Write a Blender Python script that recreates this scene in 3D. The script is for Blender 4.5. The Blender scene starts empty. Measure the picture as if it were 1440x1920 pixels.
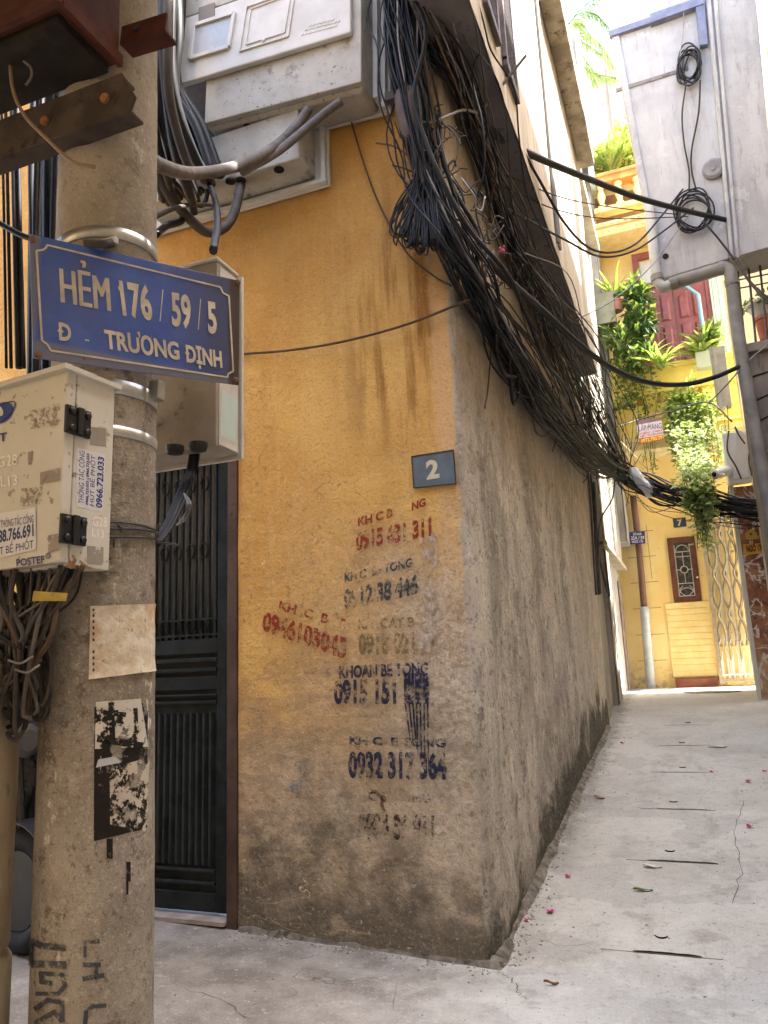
import bpy, bmesh, math, random
from mathutils import Vector, Matrix, noise as mn
S = bpy.context.scene
COL = S.collection
rnd = random.Random(7)

# ---------------------------------------------------------------- camera, sky, sun, exposure
EYE = 1.25
CAM = Vector((0, 0, EYE))
RX = Vector((0.92811628, -0.11008936, -0.35564097))   # world x, y, z axes in lens coordinates (right, down, forward)
RY = Vector((0.37031293, 0.17466404, 0.9123381))
RZ = Vector((-0.03832103, -0.97845429, 0.20287605))
cd = bpy.data.cameras.new('camera'); cam = bpy.data.objects.new('camera', cd); COL.objects.link(cam)
cd.sensor_fit = 'HORIZONTAL'; cd.sensor_width = 36; cd.lens = 36; cd.clip_start = 0.02; cd.clip_end = 500
cam.matrix_world = Matrix(((RX[0], -RX[1], -RX[2], 0), (RY[0], -RY[1], -RY[2], 0), (RZ[0], -RZ[1], -RZ[2], EYE), (0, 0, 0, 1)))
S.camera = cam

SUN_FROM = Vector((0.50, 0.06, 0.84)).normalized()
sun_el = math.asin(SUN_FROM.z); sun_az = math.atan2(SUN_FROM.x, SUN_FROM.y)
w = bpy.data.worlds.new('World'); S.world = w; w.use_nodes = True
nt = w.node_tree; bg = nt.nodes['Background']
sk = nt.nodes.new('ShaderNodeTexSky'); sk.sky_type = 'NISHITA'; sk.sun_disc = False
sk.sun_elevation = sun_el; sk.sun_rotation = sun_az; sk.dust_density = 4.0; sk.air_density = 1.0; sk.ozone_density = 1.0
nt.links.new(sk.outputs[0], bg.inputs[0]); bg.inputs[1].default_value = 0.15
sd = bpy.data.lights.new('sun', 'SUN'); sd.energy = 3.2; sd.angle = math.radians(0.53); sd.color = (1, .95, .86)
so = bpy.data.objects.new('sun', sd); COL.objects.link(so)
so.rotation_euler = (-SUN_FROM).to_track_quat('-Z', 'Y').to_euler(); so.location = (2, -2, 14)
S.view_settings.view_transform = 'Standard'; S.view_settings.look = 'None'
S.view_settings.exposure = 3.45; S.view_settings.gamma = 1
S.cycles.use_denoising = True
S.cycles.max_bounces = 8; S.cycles.diffuse_bounces = 5; S.cycles.transparent_max_bounces = 12

# ---------------------------------------------------------------- geometry helpers
Xc, Yc = -0.931, 3.486          # the corner of the ochre house
Yf = 13.2                       # front of the yellow house at the alley's end
def ray(px, py):
    l = Vector((px - 720, py - 960, 1440.))
    return Vector((RX.dot(l), RY.dot(l), RZ.dot(l)))
def on(axis, val, px, py):      # the point of a plane x/y/z = val that lies behind a point of the survey photo
    d = ray(px, py); return CAM + d * ((val - CAM[axis]) / d[axis])
def onpl(p0, n, px, py):
    d = ray(px, py); return CAM + d * ((Vector(p0) - CAM).dot(n) / d.dot(n))
def fw(px, py, e=0.0): return on(1, Yc - e, px, py)
def aw(px, py, e=0.0): return on(0, Xc + e, px, py)
def fh(px, py, e=0.0): return on(1, Yf - e, px, py)
def sstep(a, b, x):
    t = min(1, max(0, (x - a) / (b - a))); return t * t * (3 - 2 * t)
def gz(x, y):
    z = 0 if y < 3.3 else (.114 * (y - 3.45) if y < 10.4 else .7923 + .012 * (y - 10.4))
    if 3.3 <= y < 3.7: z = .114 * .25 * ((y - 3.3) / .4) ** 2
    if y < 3.9: z += .037 * max(0, Xc - x) * (1 - sstep(3.6, 3.9, y) if x > Xc else 1)
    return z

LOC = {}
class Mesh:
    def __init__(s): s.v = []; s.f = []
    def add(s, vs, fs):
        o = len(s.v); s.v += [Vector(v) for v in vs]; s.f += [tuple(i + o for i in f) for f in fs]; return s
    def box(s, a, b):
        x0, x1 = sorted((a[0], b[0])); y0, y1 = sorted((a[1], b[1])); z0, z1 = sorted((a[2], b[2]))
        return s.add([(x0,y0,z0),(x1,y0,z0),(x1,y1,z0),(x0,y1,z0),(x0,y0,z1),(x1,y0,z1),(x1,y1,z1),(x0,y1,z1)],
                     [(3,2,1,0),(4,5,6,7),(0,1,5,4),(1,2,6,5),(2,3,7,6),(3,0,4,7)])
    def hexa(s, q, d):           # quad q pushed by vector d into a block
        q = [Vector(p) for p in q]; d = Vector(d); n = len(q)
        return s.add(q + [p + d for p in q], [tuple(range(n)), tuple(range(2*n-1, n-1, -1))] + [(i, i+n, (i+1) % n + n, (i+1) % n) for i in range(n)])
    def bar(s, p, q, w, h, up=(0, 0, 1)):
        p, q = Vector(p), Vector(q); t = (q - p).normalized(); u = Vector(up)
        a = t.cross(u)
        if a.length < 1e-4: a = t.cross(Vector((1, 0, 0)))
        a.normalize(); b = a.cross(t)
        return s.hexa([p + a*w/2 + b*h/2, p - a*w/2 + b*h/2, p - a*w/2 - b*h/2, p + a*w/2 - b*h/2], q - p)
    def tube(s, pts, r, n=6, cap=True):
        pts = [Vector(p) for p in pts]; m = len(pts)
        rr = r if isinstance(r, (list, tuple)) else [r] * m
        t = (pts[1] - pts[0]).normalized(); a = t.orthogonal().normalized(); vs = []; fs = []
        for i, p in enumerate(pts):
            tt = (pts[min(i+1, m-1)] - pts[max(i-1, 0)])
            if tt.length > 1e-9: t = tt.normalized()
            a = (a - t * a.dot(t))
            if a.length < 1e-6: a = t.orthogonal()
            a.normalize(); b = t.cross(a)
            for k in range(n):
                c = 2 * math.pi * k / n; vs.append(p + (a * math.cos(c) + b * math.sin(c)) * rr[i])
        for i in range(m - 1):
            for k in range(n): fs.append((i*n+k, i*n+(k+1) % n, (i+1)*n+(k+1) % n, (i+1)*n+k))
        if cap: fs += [tuple(range(n-1, -1, -1)), tuple(range((m-1)*n, m*n))]
        return s.add(vs, fs)
    def lathe(s, c, prof, n=24, ax=(0, 0, 1)):       # prof: (radius, height) from bottom to top
        c = Vector(c); ax = Vector(ax).normalized(); a = ax.orthogonal().normalized(); b = ax.cross(a); vs = []; fs = []
        for r, h in prof:
            for k in range(n):
                t = 2*math.pi*k/n; vs.append(c + ax*h + (a*math.cos(t) + b*math.sin(t))*r)
        for i in range(len(prof)-1):
            for k in range(n): fs.append((i*n+k, i*n+(k+1) % n, (i+1)*n+(k+1) % n, (i+1)*n+k))
        fs += [tuple(range(n-1, -1, -1)), tuple(range((len(prof)-1)*n, len(prof)*n))]
        return s.add(vs, fs)
    def grid(s, fn, nu, nv):
        return s.add([fn(i/nu, j/nv) for j in range(nv+1) for i in range(nu+1)],
                     [(j*(nu+1)+i, j*(nu+1)+i+1, (j+1)*(nu+1)+i+1, (j+1)*(nu+1)+i) for j in range(nv) for i in range(nu)])
    def quad(s, *q): return s.add(q, [tuple(range(len(q)))])
    def text(s, body, bl, br, tl, eps=(0, 0, 0), bold=0.0):   # text fitted into the parallelogram bl, br, tl
        bar = None
        if body[0] == 'Đ':       # the barred D
            body = 'D' + body[1:]; k = 1 if len(body) == 1 else .27; bar = (-.10*k, .36*k if len(body) == 1 else .09)
        if any(ch in 'ẮẠẺỂ' for ch in body): bold = 0.0
        vs, fs = glyphs(body, bold); bl, br, tl = Vector(bl) + Vector(eps), Vector(br) + Vector(eps), Vector(tl) + Vector(eps)
        u, v = br - bl, tl - bl
        if bar:
            n_ = u.cross(v).normalized()*.0004
            s.add([bl + u*x + v*y + n_ for x, y in ((bar[0], .44), (bar[1], .44), (bar[1], .57), (bar[0], .57))], [(0, 1, 2, 3)])
        return s.add([bl + u * x + v * y for x, y in vs], fs)
    def build(s, name, mat, parent=None, smooth=False, bevel=0, kind=None, solid=0):
        me = bpy.data.meshes.new(name)
        if parent is not None: base = LOC[parent.name]
        else:
            n = len(s.v); lo = [min(v[i] for v in s.v) for i in range(3)]; hi = [max(v[i] for v in s.v) for i in range(3)]
            base = Vector(((lo[0]+hi[0])/2, (lo[1]+hi[1])/2, lo[2]))
        me.from_pydata([v - base for v in s.v], [], s.f); me.update()
        if smooth: me.polygons.foreach_set('use_smooth', [True] * len(me.polygons))
        me.materials.append(mat)
        o = bpy.data.objects.new(name, me); COL.objects.link(o)
        if parent is None: o.location = base
        else: o.parent = parent
        LOC[o.name] = base
        if bevel:
            b = o.modifiers.new('bevel', 'BEVEL'); b.width = bevel; b.segments = 2; b.limit_method = 'ANGLE'; b.angle_limit = math.radians(40)
        if solid:
            b = o.modifiers.new('solid', 'SOLIDIFY'); b.thickness = solid
        if kind: o['kind'] = kind
        return o
_gl = {}
def glyphs(body, bold=0.0, fit=True):
    k = (body, bold)
    if k not in _gl:
        cu = bpy.data.curves.new('lettering', 'FONT'); cu.body = body; cu.resolution_u = 3; cu.offset = bold; cu.align_x = 'LEFT'
        o = bpy.data.objects.new('lettering', cu); COL.objects.link(o)
        me = bpy.data.meshes.new_from_object(o.evaluated_get(bpy.context.evaluated_depsgraph_get()))
        vs = [(v.co.x, v.co.y) for v in me.vertices]; fs = [tuple(p.vertices) for p in me.polygons]
        bpy.data.objects.remove(o); bpy.data.curves.remove(cu); bpy.data.meshes.remove(me)
        x0 = min(v[0] for v in vs); x1 = max(v[0] for v in vs); y0 = 0.0; y1 = 0.69
        _gl[k] = ([((x-x0)/(x1-x0), (y-y0)/(y1-y0)) for x, y in vs], fs)
    return _gl[k]
def thing(name, label, cat, loc, group=None):
    o = bpy.data.objects.new(name, None); COL.objects.link(o); o.location = loc; o.empty_display_size = .1
    LOC[o.name] = Vector(loc); o['label'] = label; o['category'] = cat
    if group: o['group'] = group
    return o
def tag(o, label, cat, group=None):
    o['label'] = label; o['category'] = cat
    if group: o['group'] = group
    return o
def spline(pts, n=8):            # Catmull-Rom through the points
    P = [Vector(p) for p in pts]; P = [P[0]*2 - P[1]] + P + [P[-1]*2 - P[-2]]; out = []
    for i in range(1, len(P) - 2):
        a, b, c, d = P[i-1:i+3]
        for k in range(n):
            t = k / n
            out.append(.5 * (2*b + (c-a)*t + (2*a-5*b+4*c-d)*t*t + (3*b-a-3*c+d)*t**3))
    return out + [P[-2]]

# ---------------------------------------------------------------- materials
class NT:
    def __init__(s, name):
        s.m = bpy.data.materials.new(name); s.m.use_nodes = True; s.t = s.m.node_tree; s.t.nodes.clear()
        s.out = s.n('ShaderNodeOutputMaterial'); s.pos = s.n('ShaderNodeNewGeometry').outputs['Position']
        x = s.n('ShaderNodeSeparateXYZ'); s.l(s.pos, x.inputs[0]); s.x, s.y, s.z = x.outputs
    def n(s, t, **k):
        o = s.t.nodes.new(t)
        for a, b in k.items(): setattr(o, a, b)
        return o
    def l(s, a, b): s.t.links.new(a, b)
    def put(s, sock, v):
        if isinstance(v, bpy.types.NodeSocket): s.l(v, sock)
        elif isinstance(v, (tuple, list)): sock.default_value = (*v, 1) if len(v) == 3 and sock.type == 'RGBA' else v
        else: sock.default_value = v
    def ma(s, op, a, b=0.0, c=0.0, clamp=False):
        o = s.n('ShaderNodeMath', operation=op, use_clamp=clamp)
        for i, v in enumerate((a, b, c)): s.put(o.inputs[i], v)
        return o.outputs[0]
    def vec(s, sx=1., sy=1., sz=1., src=None):
        o = s.n('ShaderNodeVectorMath', operation='MULTIPLY'); s.l(src or s.pos, o.inputs[0]); o.inputs[1].default_value = (sx, sy, sz); return o.outputs[0]
    def noise(s, scale, detail=4., rough=.55, vec=None, dist=0.):
        o = s.n('ShaderNodeTexNoise'); s.l(vec or s.pos, o.inputs['Vector']); o.inputs['Scale'].default_value = scale
        o.inputs['Detail'].default_value = detail; o.inputs['Roughness'].default_value = rough; o.inputs['Distortion'].default_value = dist
        return o.outputs['Fac']
    def voro(s, scale, feat='F1', vec=None):
        o = s.n('ShaderNodeTexVoronoi', feature=feat); s.l(vec or s.pos, o.inputs['Vector']); o.inputs['Scale'].default_value = scale
        return o.outputs['Distance']
    def step(s, x, a, b, lo=0., hi=1.):
        o = s.n('ShaderNodeMapRange', interpolation_type='SMOOTHSTEP')
        for i, v in enumerate((x, a, b, lo, hi)): s.put(o.inputs[i], v)
        return o.outputs[0]
    def mix(s, f, a, b, mode='MIX'):
        o = s.n('ShaderNodeMix', data_type='RGBA', blend_type=mode); s.put(o.inputs[0], f); s.put(o.inputs[6], a); s.put(o.inputs[7], b); return o.outputs[2]
    def bump(s, h, strength=.3, dist=.01, prev=None):
        o = s.n('ShaderNodeBump'); o.inputs['Strength'].default_value = strength; o.inputs['Distance'].default_value = dist; s.l(h, o.inputs['Height'])
        if prev: s.l(prev, o.inputs['Normal'])
        return o.outputs[0]
    def bsdf(s, col, rough=.8, metal=0., normal=None, spec=.3, alpha=None, trans=None):
        o = s.n('ShaderNodeBsdfPrincipled'); s.put(o.inputs['Base Color'], col); s.put(o.inputs['Roughness'], rough); s.put(o.inputs['Metallic'], metal)
        o.inputs['Specular IOR Level'].default_value = spec
        if normal: s.l(normal, o.inputs['Normal'])
        sh = o.outputs[0]
        if trans:
            t = s.n('ShaderNodeBsdfTranslucent'); s.put(t.inputs[0], trans); x = s.n('ShaderNodeMixShader'); x.inputs[0].default_value = .4
            s.l(sh, x.inputs[1]); s.l(t.outputs[0], x.inputs[2]); sh = x.outputs[0]
        if alpha is not None:
            t = s.n('ShaderNodeBsdfTransparent'); x = s.n('ShaderNodeMixShader'); s.put(x.inputs[0], alpha)
            s.l(t.outputs[0], x.inputs[1]); s.l(sh, x.inputs[2]); sh = x.outputs[0]
        s.l(sh, s.out.inputs[0]); return s.m
def worn(name, c1, c2, scale=8, rough=.7, metal=0., bump=.25, grime=None, gamt=.5, gscale=5, spots=None, spec=.3, thr=.1, bscale=None):
    n = NT(name)
    c = n.mix(n.step(n.noise(scale, 5, .6), .35, .65), c1, c2)
    if grime: c = n.mix(n.step(n.noise(gscale, 6, .65), 1-gamt, 1-gamt+thr), c, grime)
    if spots: c = n.mix(n.step(n.noise(scale*7, 3, .7), .62, .68), c, spots)
    return n.bsdf(c, rough, metal, n.bump(n.noise(bscale or scale*6, 5, .7), bump, .004), spec)
def streaky(name, c1, c2, dark, light, rough=.88, amt=.5):
    n = NT(name); b = n.noise(1.3, 6, .62, None, .4); s1 = n.noise(1, 6, .66, n.vec(5, 5, .7), .3); s2 = n.noise(1, 6, .7, n.vec(17, 17, 2.4), .3); f = n.noise(40, 5, .75)
    c = n.mix(n.step(b, .36, .64), c1, c2)
    c = n.mix(n.ma('MULTIPLY', n.step(s1, .52, .66), amt), c, dark); c = n.mix(n.ma('MULTIPLY', n.step(s1, .45, .34), amt*.8), c, light)
    c = n.mix(n.ma('MULTIPLY', n.step(s2, .55, .66), amt), c, dark); c = n.mix(n.ma('MULTIPLY', n.step(f, .57, .66), .4), c, dark)
    c = n.mix(n.ma('MULTIPLY', n.step(n.noise(3.1, 5, .7), .6, .64), .5), c, light)
    return n.bsdf(c, rough, 0, n.bump(f, .3, .004, n.bump(n.ma('ADD', s2, b), .4, .015)), .2)
def stencil(name, col, cover=.5, scale=90, fade=.15, c2=None):
    n = NT(name)
    a = n.step(n.ma('ADD', n.ma('MULTIPLY', n.noise(scale, 4, .75), .62), n.ma('MULTIPLY', n.noise(11, 3, .6), .38)), 1-cover-fade, 1-cover+fade)
    return n.bsdf(n.mix(n.noise(30), col, c2 or col), .85, 0, None, .15, alpha=n.ma('MULTIPLY', a, .93))
def plain(name, col, rough=.6, metal=0., spec=.4):
    n = NT(name); c2 = tuple(v*.8 for v in col)
    return n.bsdf(n.mix(n.noise(25, 4, .6), col, c2), n.step(n.noise(12), .2, .8, rough-.1, min(1, rough+.1)), metal, n.bump(n.noise(60), .08, .002), spec)

# the grounds and walls ------------------------------------------------------------------
def mat_corner():
    n = NT('weathered_ochre_plaster')
    n1 = n.noise(1.6, 6, .6); n2 = n.noise(7, 6, .65); n3 = n.noise(38, 5, .7); stx = n.noise(1, 6, .62, n.vec(11, 11, .9)); st2 = n.noise(1, 5, .6, n.vec(30, 30, 2.2))
    hz = n.ma('ADD', n.z, n.ma('MULTIPLY', n.ma('SUBTRACT', n1, .5), 1.5))
    hz = n.ma('ADD', hz, n.ma('MULTIPLY', n.ma('SUBTRACT', n2, .5), .8))
    c = n.mix(n.step(n1, .35, .68), (.57, .315, .085), (.70, .43, .135))
    c = n.mix(n.ma('MULTIPLY', n.step(st2, .45, .75), .3), c, (.68, .45, .19))
    c = n.mix(n.ma('MULTIPLY', n.step(n.noise(3.3, 6, .7), .54, .68), .4), c, (.36, .19, .06))
    c = n.mix(n.step(n3, .60, .72, 0., .35), c, (.30, .17, .06))
    # grease brown streaks under the cables
    rg = n.ma('MULTIPLY', n.ma('MULTIPLY', n.step(n.x, -1.75, -1.2), n.step(n.x, -1.0, -1.08)), n.ma('MULTIPLY', n.step(n.z, 2.15, 2.75), n.step(n.z, 4.2, 3.3)))
    c = n.mix(n.ma('MULTIPLY', rg, n.step(stx, .42, .6)), c, (.27, .12, .025))
    c = n.mix(n.ma('MULTIPLY', n.step(n.z, 2.7, 3.9), .45), c, (.36, .18, .05))  # browner with height: shade of the upper wall put into the colour
    # peach band beside the arris
    xw = n.ma('ADD', n.x, n.ma('MULTIPLY', n.ma('SUBTRACT', n2, .5), .1))
    c = n.mix(n.ma('MULTIPLY', n.step(xw, -1.085, -1.045), n.ma('MULTIPLY', n.step(n.z, 1.5, 1.9), .6)), c, (.62, .40, .21))
    # tired plaster in the stencilled area
    tired = n.ma('MULTIPLY', n.step(hz, 2.3, 1.5), n.step(xw, -2.1, -1.5))
    c = n.mix(n.ma('MULTIPLY', tired, .7), c, (.55, .38, .195))
    c = n.mix(n.ma('MULTIPLY', n.ma('MULTIPLY', tired, n.step(n2, .53, .62)), .75), c, (.40, .265, .14))
    c = n.mix(n.ma('MULTIPLY', n.ma('MULTIPLY', tired, n.step(n.noise(11, 6, .75), .56, .62)), .6), c, (.60, .44, .25))
    c = n.mix(n.ma('MULTIPLY', n.step(hz, 2.4, 1.9), n.step(n3, .66, .7)), c, (.2, .12, .06))
    # grey, salt-worn plaster by the arris
    gr = n.ma('MULTIPLY', n.step(xw, -1.62, -1.08), n.step(hz, 2.15, 1.1))
    c = n.mix(gr, c, n.mix(n.step(n3, .35, .65), (.33, .27, .205), (.60, .53, .43)))
    # foot of the wall
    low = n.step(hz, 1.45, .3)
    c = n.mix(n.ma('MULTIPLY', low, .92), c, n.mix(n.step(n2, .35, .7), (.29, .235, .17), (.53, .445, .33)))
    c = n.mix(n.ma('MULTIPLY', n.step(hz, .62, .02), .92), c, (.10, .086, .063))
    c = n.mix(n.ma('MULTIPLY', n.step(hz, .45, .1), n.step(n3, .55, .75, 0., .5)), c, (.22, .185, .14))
    hs = n.noise(1, 6, .68, n.vec(2.2, 2.2, 8), .5)
    c = n.mix(n.ma('MULTIPLY', n.ma('MULTIPLY', n.step(hs, .52, .62), n.step(hz, 1.9, .9)), .4), c, (.20, .155, .11))
    c = n.mix(n.ma('MULTIPLY', n.ma('MULTIPLY', n.step(hs, .42, .34), n.step(hz, 1.7, .9)), .45), c, (.46, .36, .23))
    c = n.mix(n.ma('MULTIPLY', n.step(n.noise(85, 4, .75), .56, .66), .45), c, (.17, .11, .05))
    # cracks and scratches
    cr = n.ma('ABSOLUTE', n.ma('SUBTRACT', n.noise(1.5, 4, .6, dist=.2), .5))
    crm = n.ma('MULTIPLY', n.step(cr, .004, .0015), n.step(n.noise(1.1, 2), .56, .63))
    c = n.mix(n.ma('MULTIPLY', crm, n.step(n.z, 1.9, 1.5)), c, (.14, .09, .05))
    sc = n.ma('ABSOLUTE', n.ma('SUBTRACT', n.noise(4.2, 2, .5, n.vec(1, 1, 2.2), .9), .5))
    scm = n.ma('MULTIPLY', n.step(sc, .003, .001), n.step(n.noise(2.3, 2), .52, .6))
    c = n.mix(n.ma('MULTIPLY', scm, n.step(n.z, 2.3, 1.9)), c, (.74, .55, .3))
    # the alley side: raw grey render
    gy = n.ma('MULTIPLY', n.ma('MAXIMUM', n.ma('SUBTRACT', n.y, 3.45), 0.), .114)
    ha = n.ma('SUBTRACT', n.z, gy)
    s1 = n.noise(1, 6, .62, n.vec(3, 2.6, .55)); s2 = n.noise(1, 7, .66, n.vec(6, 3, 2.4), .5); s3 = n.noise(1, 5, .7, n.vec(30, 26, 12))
    a = n.mix(n.step(s1, .36, .64), (.33, .295, .245), (.56, .51, .435))
    a = n.mix(n.ma('MULTIPLY', n.step(n.noise(1.1, 5, .6, None, .5), .5, .62), .55), a, (.29, .26, .215))
    s4 = n.noise(1, 7, .75, n.vec(17, 7.5, 8), .6); s5 = n.noise(1, 5, .75, n.vec(60, 24, 36))
    a = n.mix(n.ma('MULTIPLY', n.step(s2, .54, .64), .6), a, (.20, .172, .138))
    a = n.mix(n.ma('MULTIPLY', n.step(s2, .45, .38), .75), a, (.68, .62, .52))
    a = n.mix(n.ma('MULTIPLY', n.step(s4, .56, .61), .65), a, (.15, .115, .085))
    a = n.mix(n.ma('MULTIPLY', n.step(s4, .44, .38), .6), a, (.62, .555, .45))
    a = n.mix(n.ma('MULTIPLY', n.step(s5, .58, .64), .7), a, (.09, .07, .05))
    a = n.mix(n.ma('MULTIPLY', n.step(s5, .42, .36), .5), a, (.55, .48, .39))
    up = n.step(n.ma('ADD', ha, n.ma('MULTIPLY', n.ma('SUBTRACT', s1, .5), 1.6)), 2.1, 2.9)
    a = n.mix(n.ma('MULTIPLY', up, .6), a, n.mix(n.step(s2, .35, .65), (.30, .235, .16), (.52, .43, .32)))
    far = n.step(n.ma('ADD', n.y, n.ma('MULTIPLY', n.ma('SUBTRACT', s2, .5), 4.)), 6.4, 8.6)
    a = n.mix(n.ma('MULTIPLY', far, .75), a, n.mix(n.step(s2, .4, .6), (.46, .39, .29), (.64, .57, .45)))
    a = n.mix(n.step(s3, .64, .69), a, (.085, .062, .045))
    a = n.mix(n.ma('MULTIPLY', n.step(s3, .37, .31), .8), a, (.55, .49, .4))
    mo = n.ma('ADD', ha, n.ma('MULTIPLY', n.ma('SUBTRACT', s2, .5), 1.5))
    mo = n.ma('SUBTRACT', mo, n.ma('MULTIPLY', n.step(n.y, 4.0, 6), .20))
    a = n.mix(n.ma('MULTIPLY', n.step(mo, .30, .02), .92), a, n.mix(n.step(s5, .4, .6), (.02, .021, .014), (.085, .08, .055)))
    blend = n.step(n.ma('ADD', n.x, n.ma('MULTIPLY', n.ma('SUBTRACT', n2, .5), .07)), Xc-.055, Xc-.02)
    col = n.mix(blend, c, a)
    g1 = n.noise(75, 5, .8); g2 = n.noise(27, 6, .75)
    col = n.mix(n.step(g1, .54, .66, 0., .30), col, (.15, .10, .05)); col = n.mix(n.step(g1, .45, .34, 0., .30), col, n.mix(blend, n.mix(n.step(hz, 1.6, .9), (.74, .50, .19), (.72, .60, .43)), (.76, .68, .54)))
    col = n.mix(n.ma('MULTIPLY', n.step(g2, .57, .64), n.step(hz, 2.6, 1.6, .15, .55)), col, (.17, .12, .075)); col = n.mix(n.ma('MULTIPLY', n.step(g2, .40, .34), n.step(hz, 2.6, 1.6, .1, .5)), col, (.70, .60, .45))
    pit = n.step(n.noise(1, 4, .7, n.vec(16, 14, 5)), .66, .71)
    h = n.ma('ADD', n.ma('MULTIPLY', n2, 1.4), n.ma('MULTIPLY', n3, .5))
    h = n.ma('SUBTRACT', h, n.ma('MULTIPLY', n.ma('MULTIPLY', pit, blend), .8))
    h = n.ma('ADD', h, n.ma('MULTIPLY', n.ma('MULTIPLY', n.ma('ADD', s2, n.ma('SUBTRACT', 0., n.ma('MULTIPLY', s4, 1.3))), blend), 1.6))
    h = n.ma('SUBTRACT', h, n.ma('MULTIPLY', crm, .5))
    h2 = n.noise(130, 4, .7)
    return n.bsdf(col, n.step(n2, .2, .8, .75, .95), 0, n.bump(h2, .22, .003, n.bump(h, .8, .018)), .2)
M_corner = mat_corner()

def mat_ground():
    n = NT('worn_concrete_paving')
    n1 = n.noise(.9, 5, .6); n2 = n.noise(5, 6, .65); n3 = n.noise(45, 4, .7)
    c = n.mix(n.step(n1, .35, .65), (.40, .385, .335), (.53, .515, .455))
    c = n.mix(n.ma('MULTIPLY', n.step(n2, .5, .7), .5), c, (.60, .58, .52))
    c = n.mix(n.ma('MULTIPLY', n.step(n2, .45, .33), .5), c, (.25, .225, .19))
    pt = n.noise(2.2, 3, .5, None, .3); c = n.mix(n.ma('MULTIPLY', n.step(pt, .55, .58), .35), c, (.30, .285, .26)); c = n.mix(n.ma('MULTIPLY', n.step(n.noise(1, 5, .65, n.vec(5, .9, 1)), .56, .7), .4), c, (.24, .215, .18))
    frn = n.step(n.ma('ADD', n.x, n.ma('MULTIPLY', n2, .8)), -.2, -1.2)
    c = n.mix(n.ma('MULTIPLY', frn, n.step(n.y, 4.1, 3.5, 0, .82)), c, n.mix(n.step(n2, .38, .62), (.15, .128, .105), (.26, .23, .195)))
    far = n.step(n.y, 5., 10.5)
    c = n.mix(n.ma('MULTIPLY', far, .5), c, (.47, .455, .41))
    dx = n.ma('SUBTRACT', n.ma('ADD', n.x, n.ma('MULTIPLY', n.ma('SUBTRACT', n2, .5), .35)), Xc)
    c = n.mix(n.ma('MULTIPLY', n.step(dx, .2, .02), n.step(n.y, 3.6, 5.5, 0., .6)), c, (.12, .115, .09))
    c = n.mix(n.step(n3, .66, .7), c, (.56, .55, .52))
    c = n.mix(n.step(n.noise(23, 4, .7), .66, .69), c, (.12, .105, .09))
    m1 = n.noise(24, 6, .78); m2 = n.noise(95, 4, .8)
    c = n.mix(n.step(m1, .55, .64, 0., .42), c, (.22, .195, .16)); c = n.mix(n.step(m1, .43, .35, 0., .3), c, (.64, .62, .56)); c = n.mix(n.step(m2, .56, .66, 0., .45), c, (.17, .15, .125)); c = n.mix(n.step(m2, .43, .34, 0., .35), c, (.68, .66, .61))
    cr = n.ma('ABSOLUTE', n.ma('SUBTRACT', n.noise(1.3, 4, .5, dist=.5), .5))
    crm = n.ma('MULTIPLY', n.step(cr, .0028, .001), n.step(n.noise(.8, 2), .58, .64))
    c = n.mix(n.ma('MULTIPLY', crm, .6), c, (.1, .09, .075))
    h = n.ma('ADD', n2, n.ma('MULTIPLY', n3, .5))
    h = n.ma('SUBTRACT', h, crm)
    return n.bsdf(c, n.step(n2, .3, .7, .7, .92), 0, n.bump(n.noise(160, 3, .7), .25, .002, n.bump(h, .35, .006)), .25)
M_ground = mat_ground()
def build_ground():
    xs = [-40, -20, -10, -6, -4, -3, -2.4, -2, -1.6, -1.2, -.93] + [-.8 + .1*i for i in range(22)] + [1.6, 2, 3, 5, 8, 15, 40]
    ys = [-40, -20, -8, -4, -2, -1, 0, 1, 2, 3, 3.3] + [3.35 + .05*i for i in range(12)] + [4 + .25*i for i in range(40)] + [14, 16, 20, 30, 60]
    vs = [(x, y, gz(max(-6, x), y) if y < 14 else gz(0, 14)) for y in ys for x in xs]; nx = len(xs)
    m = Mesh().add(vs, [(j*nx+i, j*nx+i+1, (j+1)*nx+i+1, (j+1)*nx+i) for j in range(len(ys)-1) for i in range(nx-1)])
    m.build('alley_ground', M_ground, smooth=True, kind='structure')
build_ground()

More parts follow.
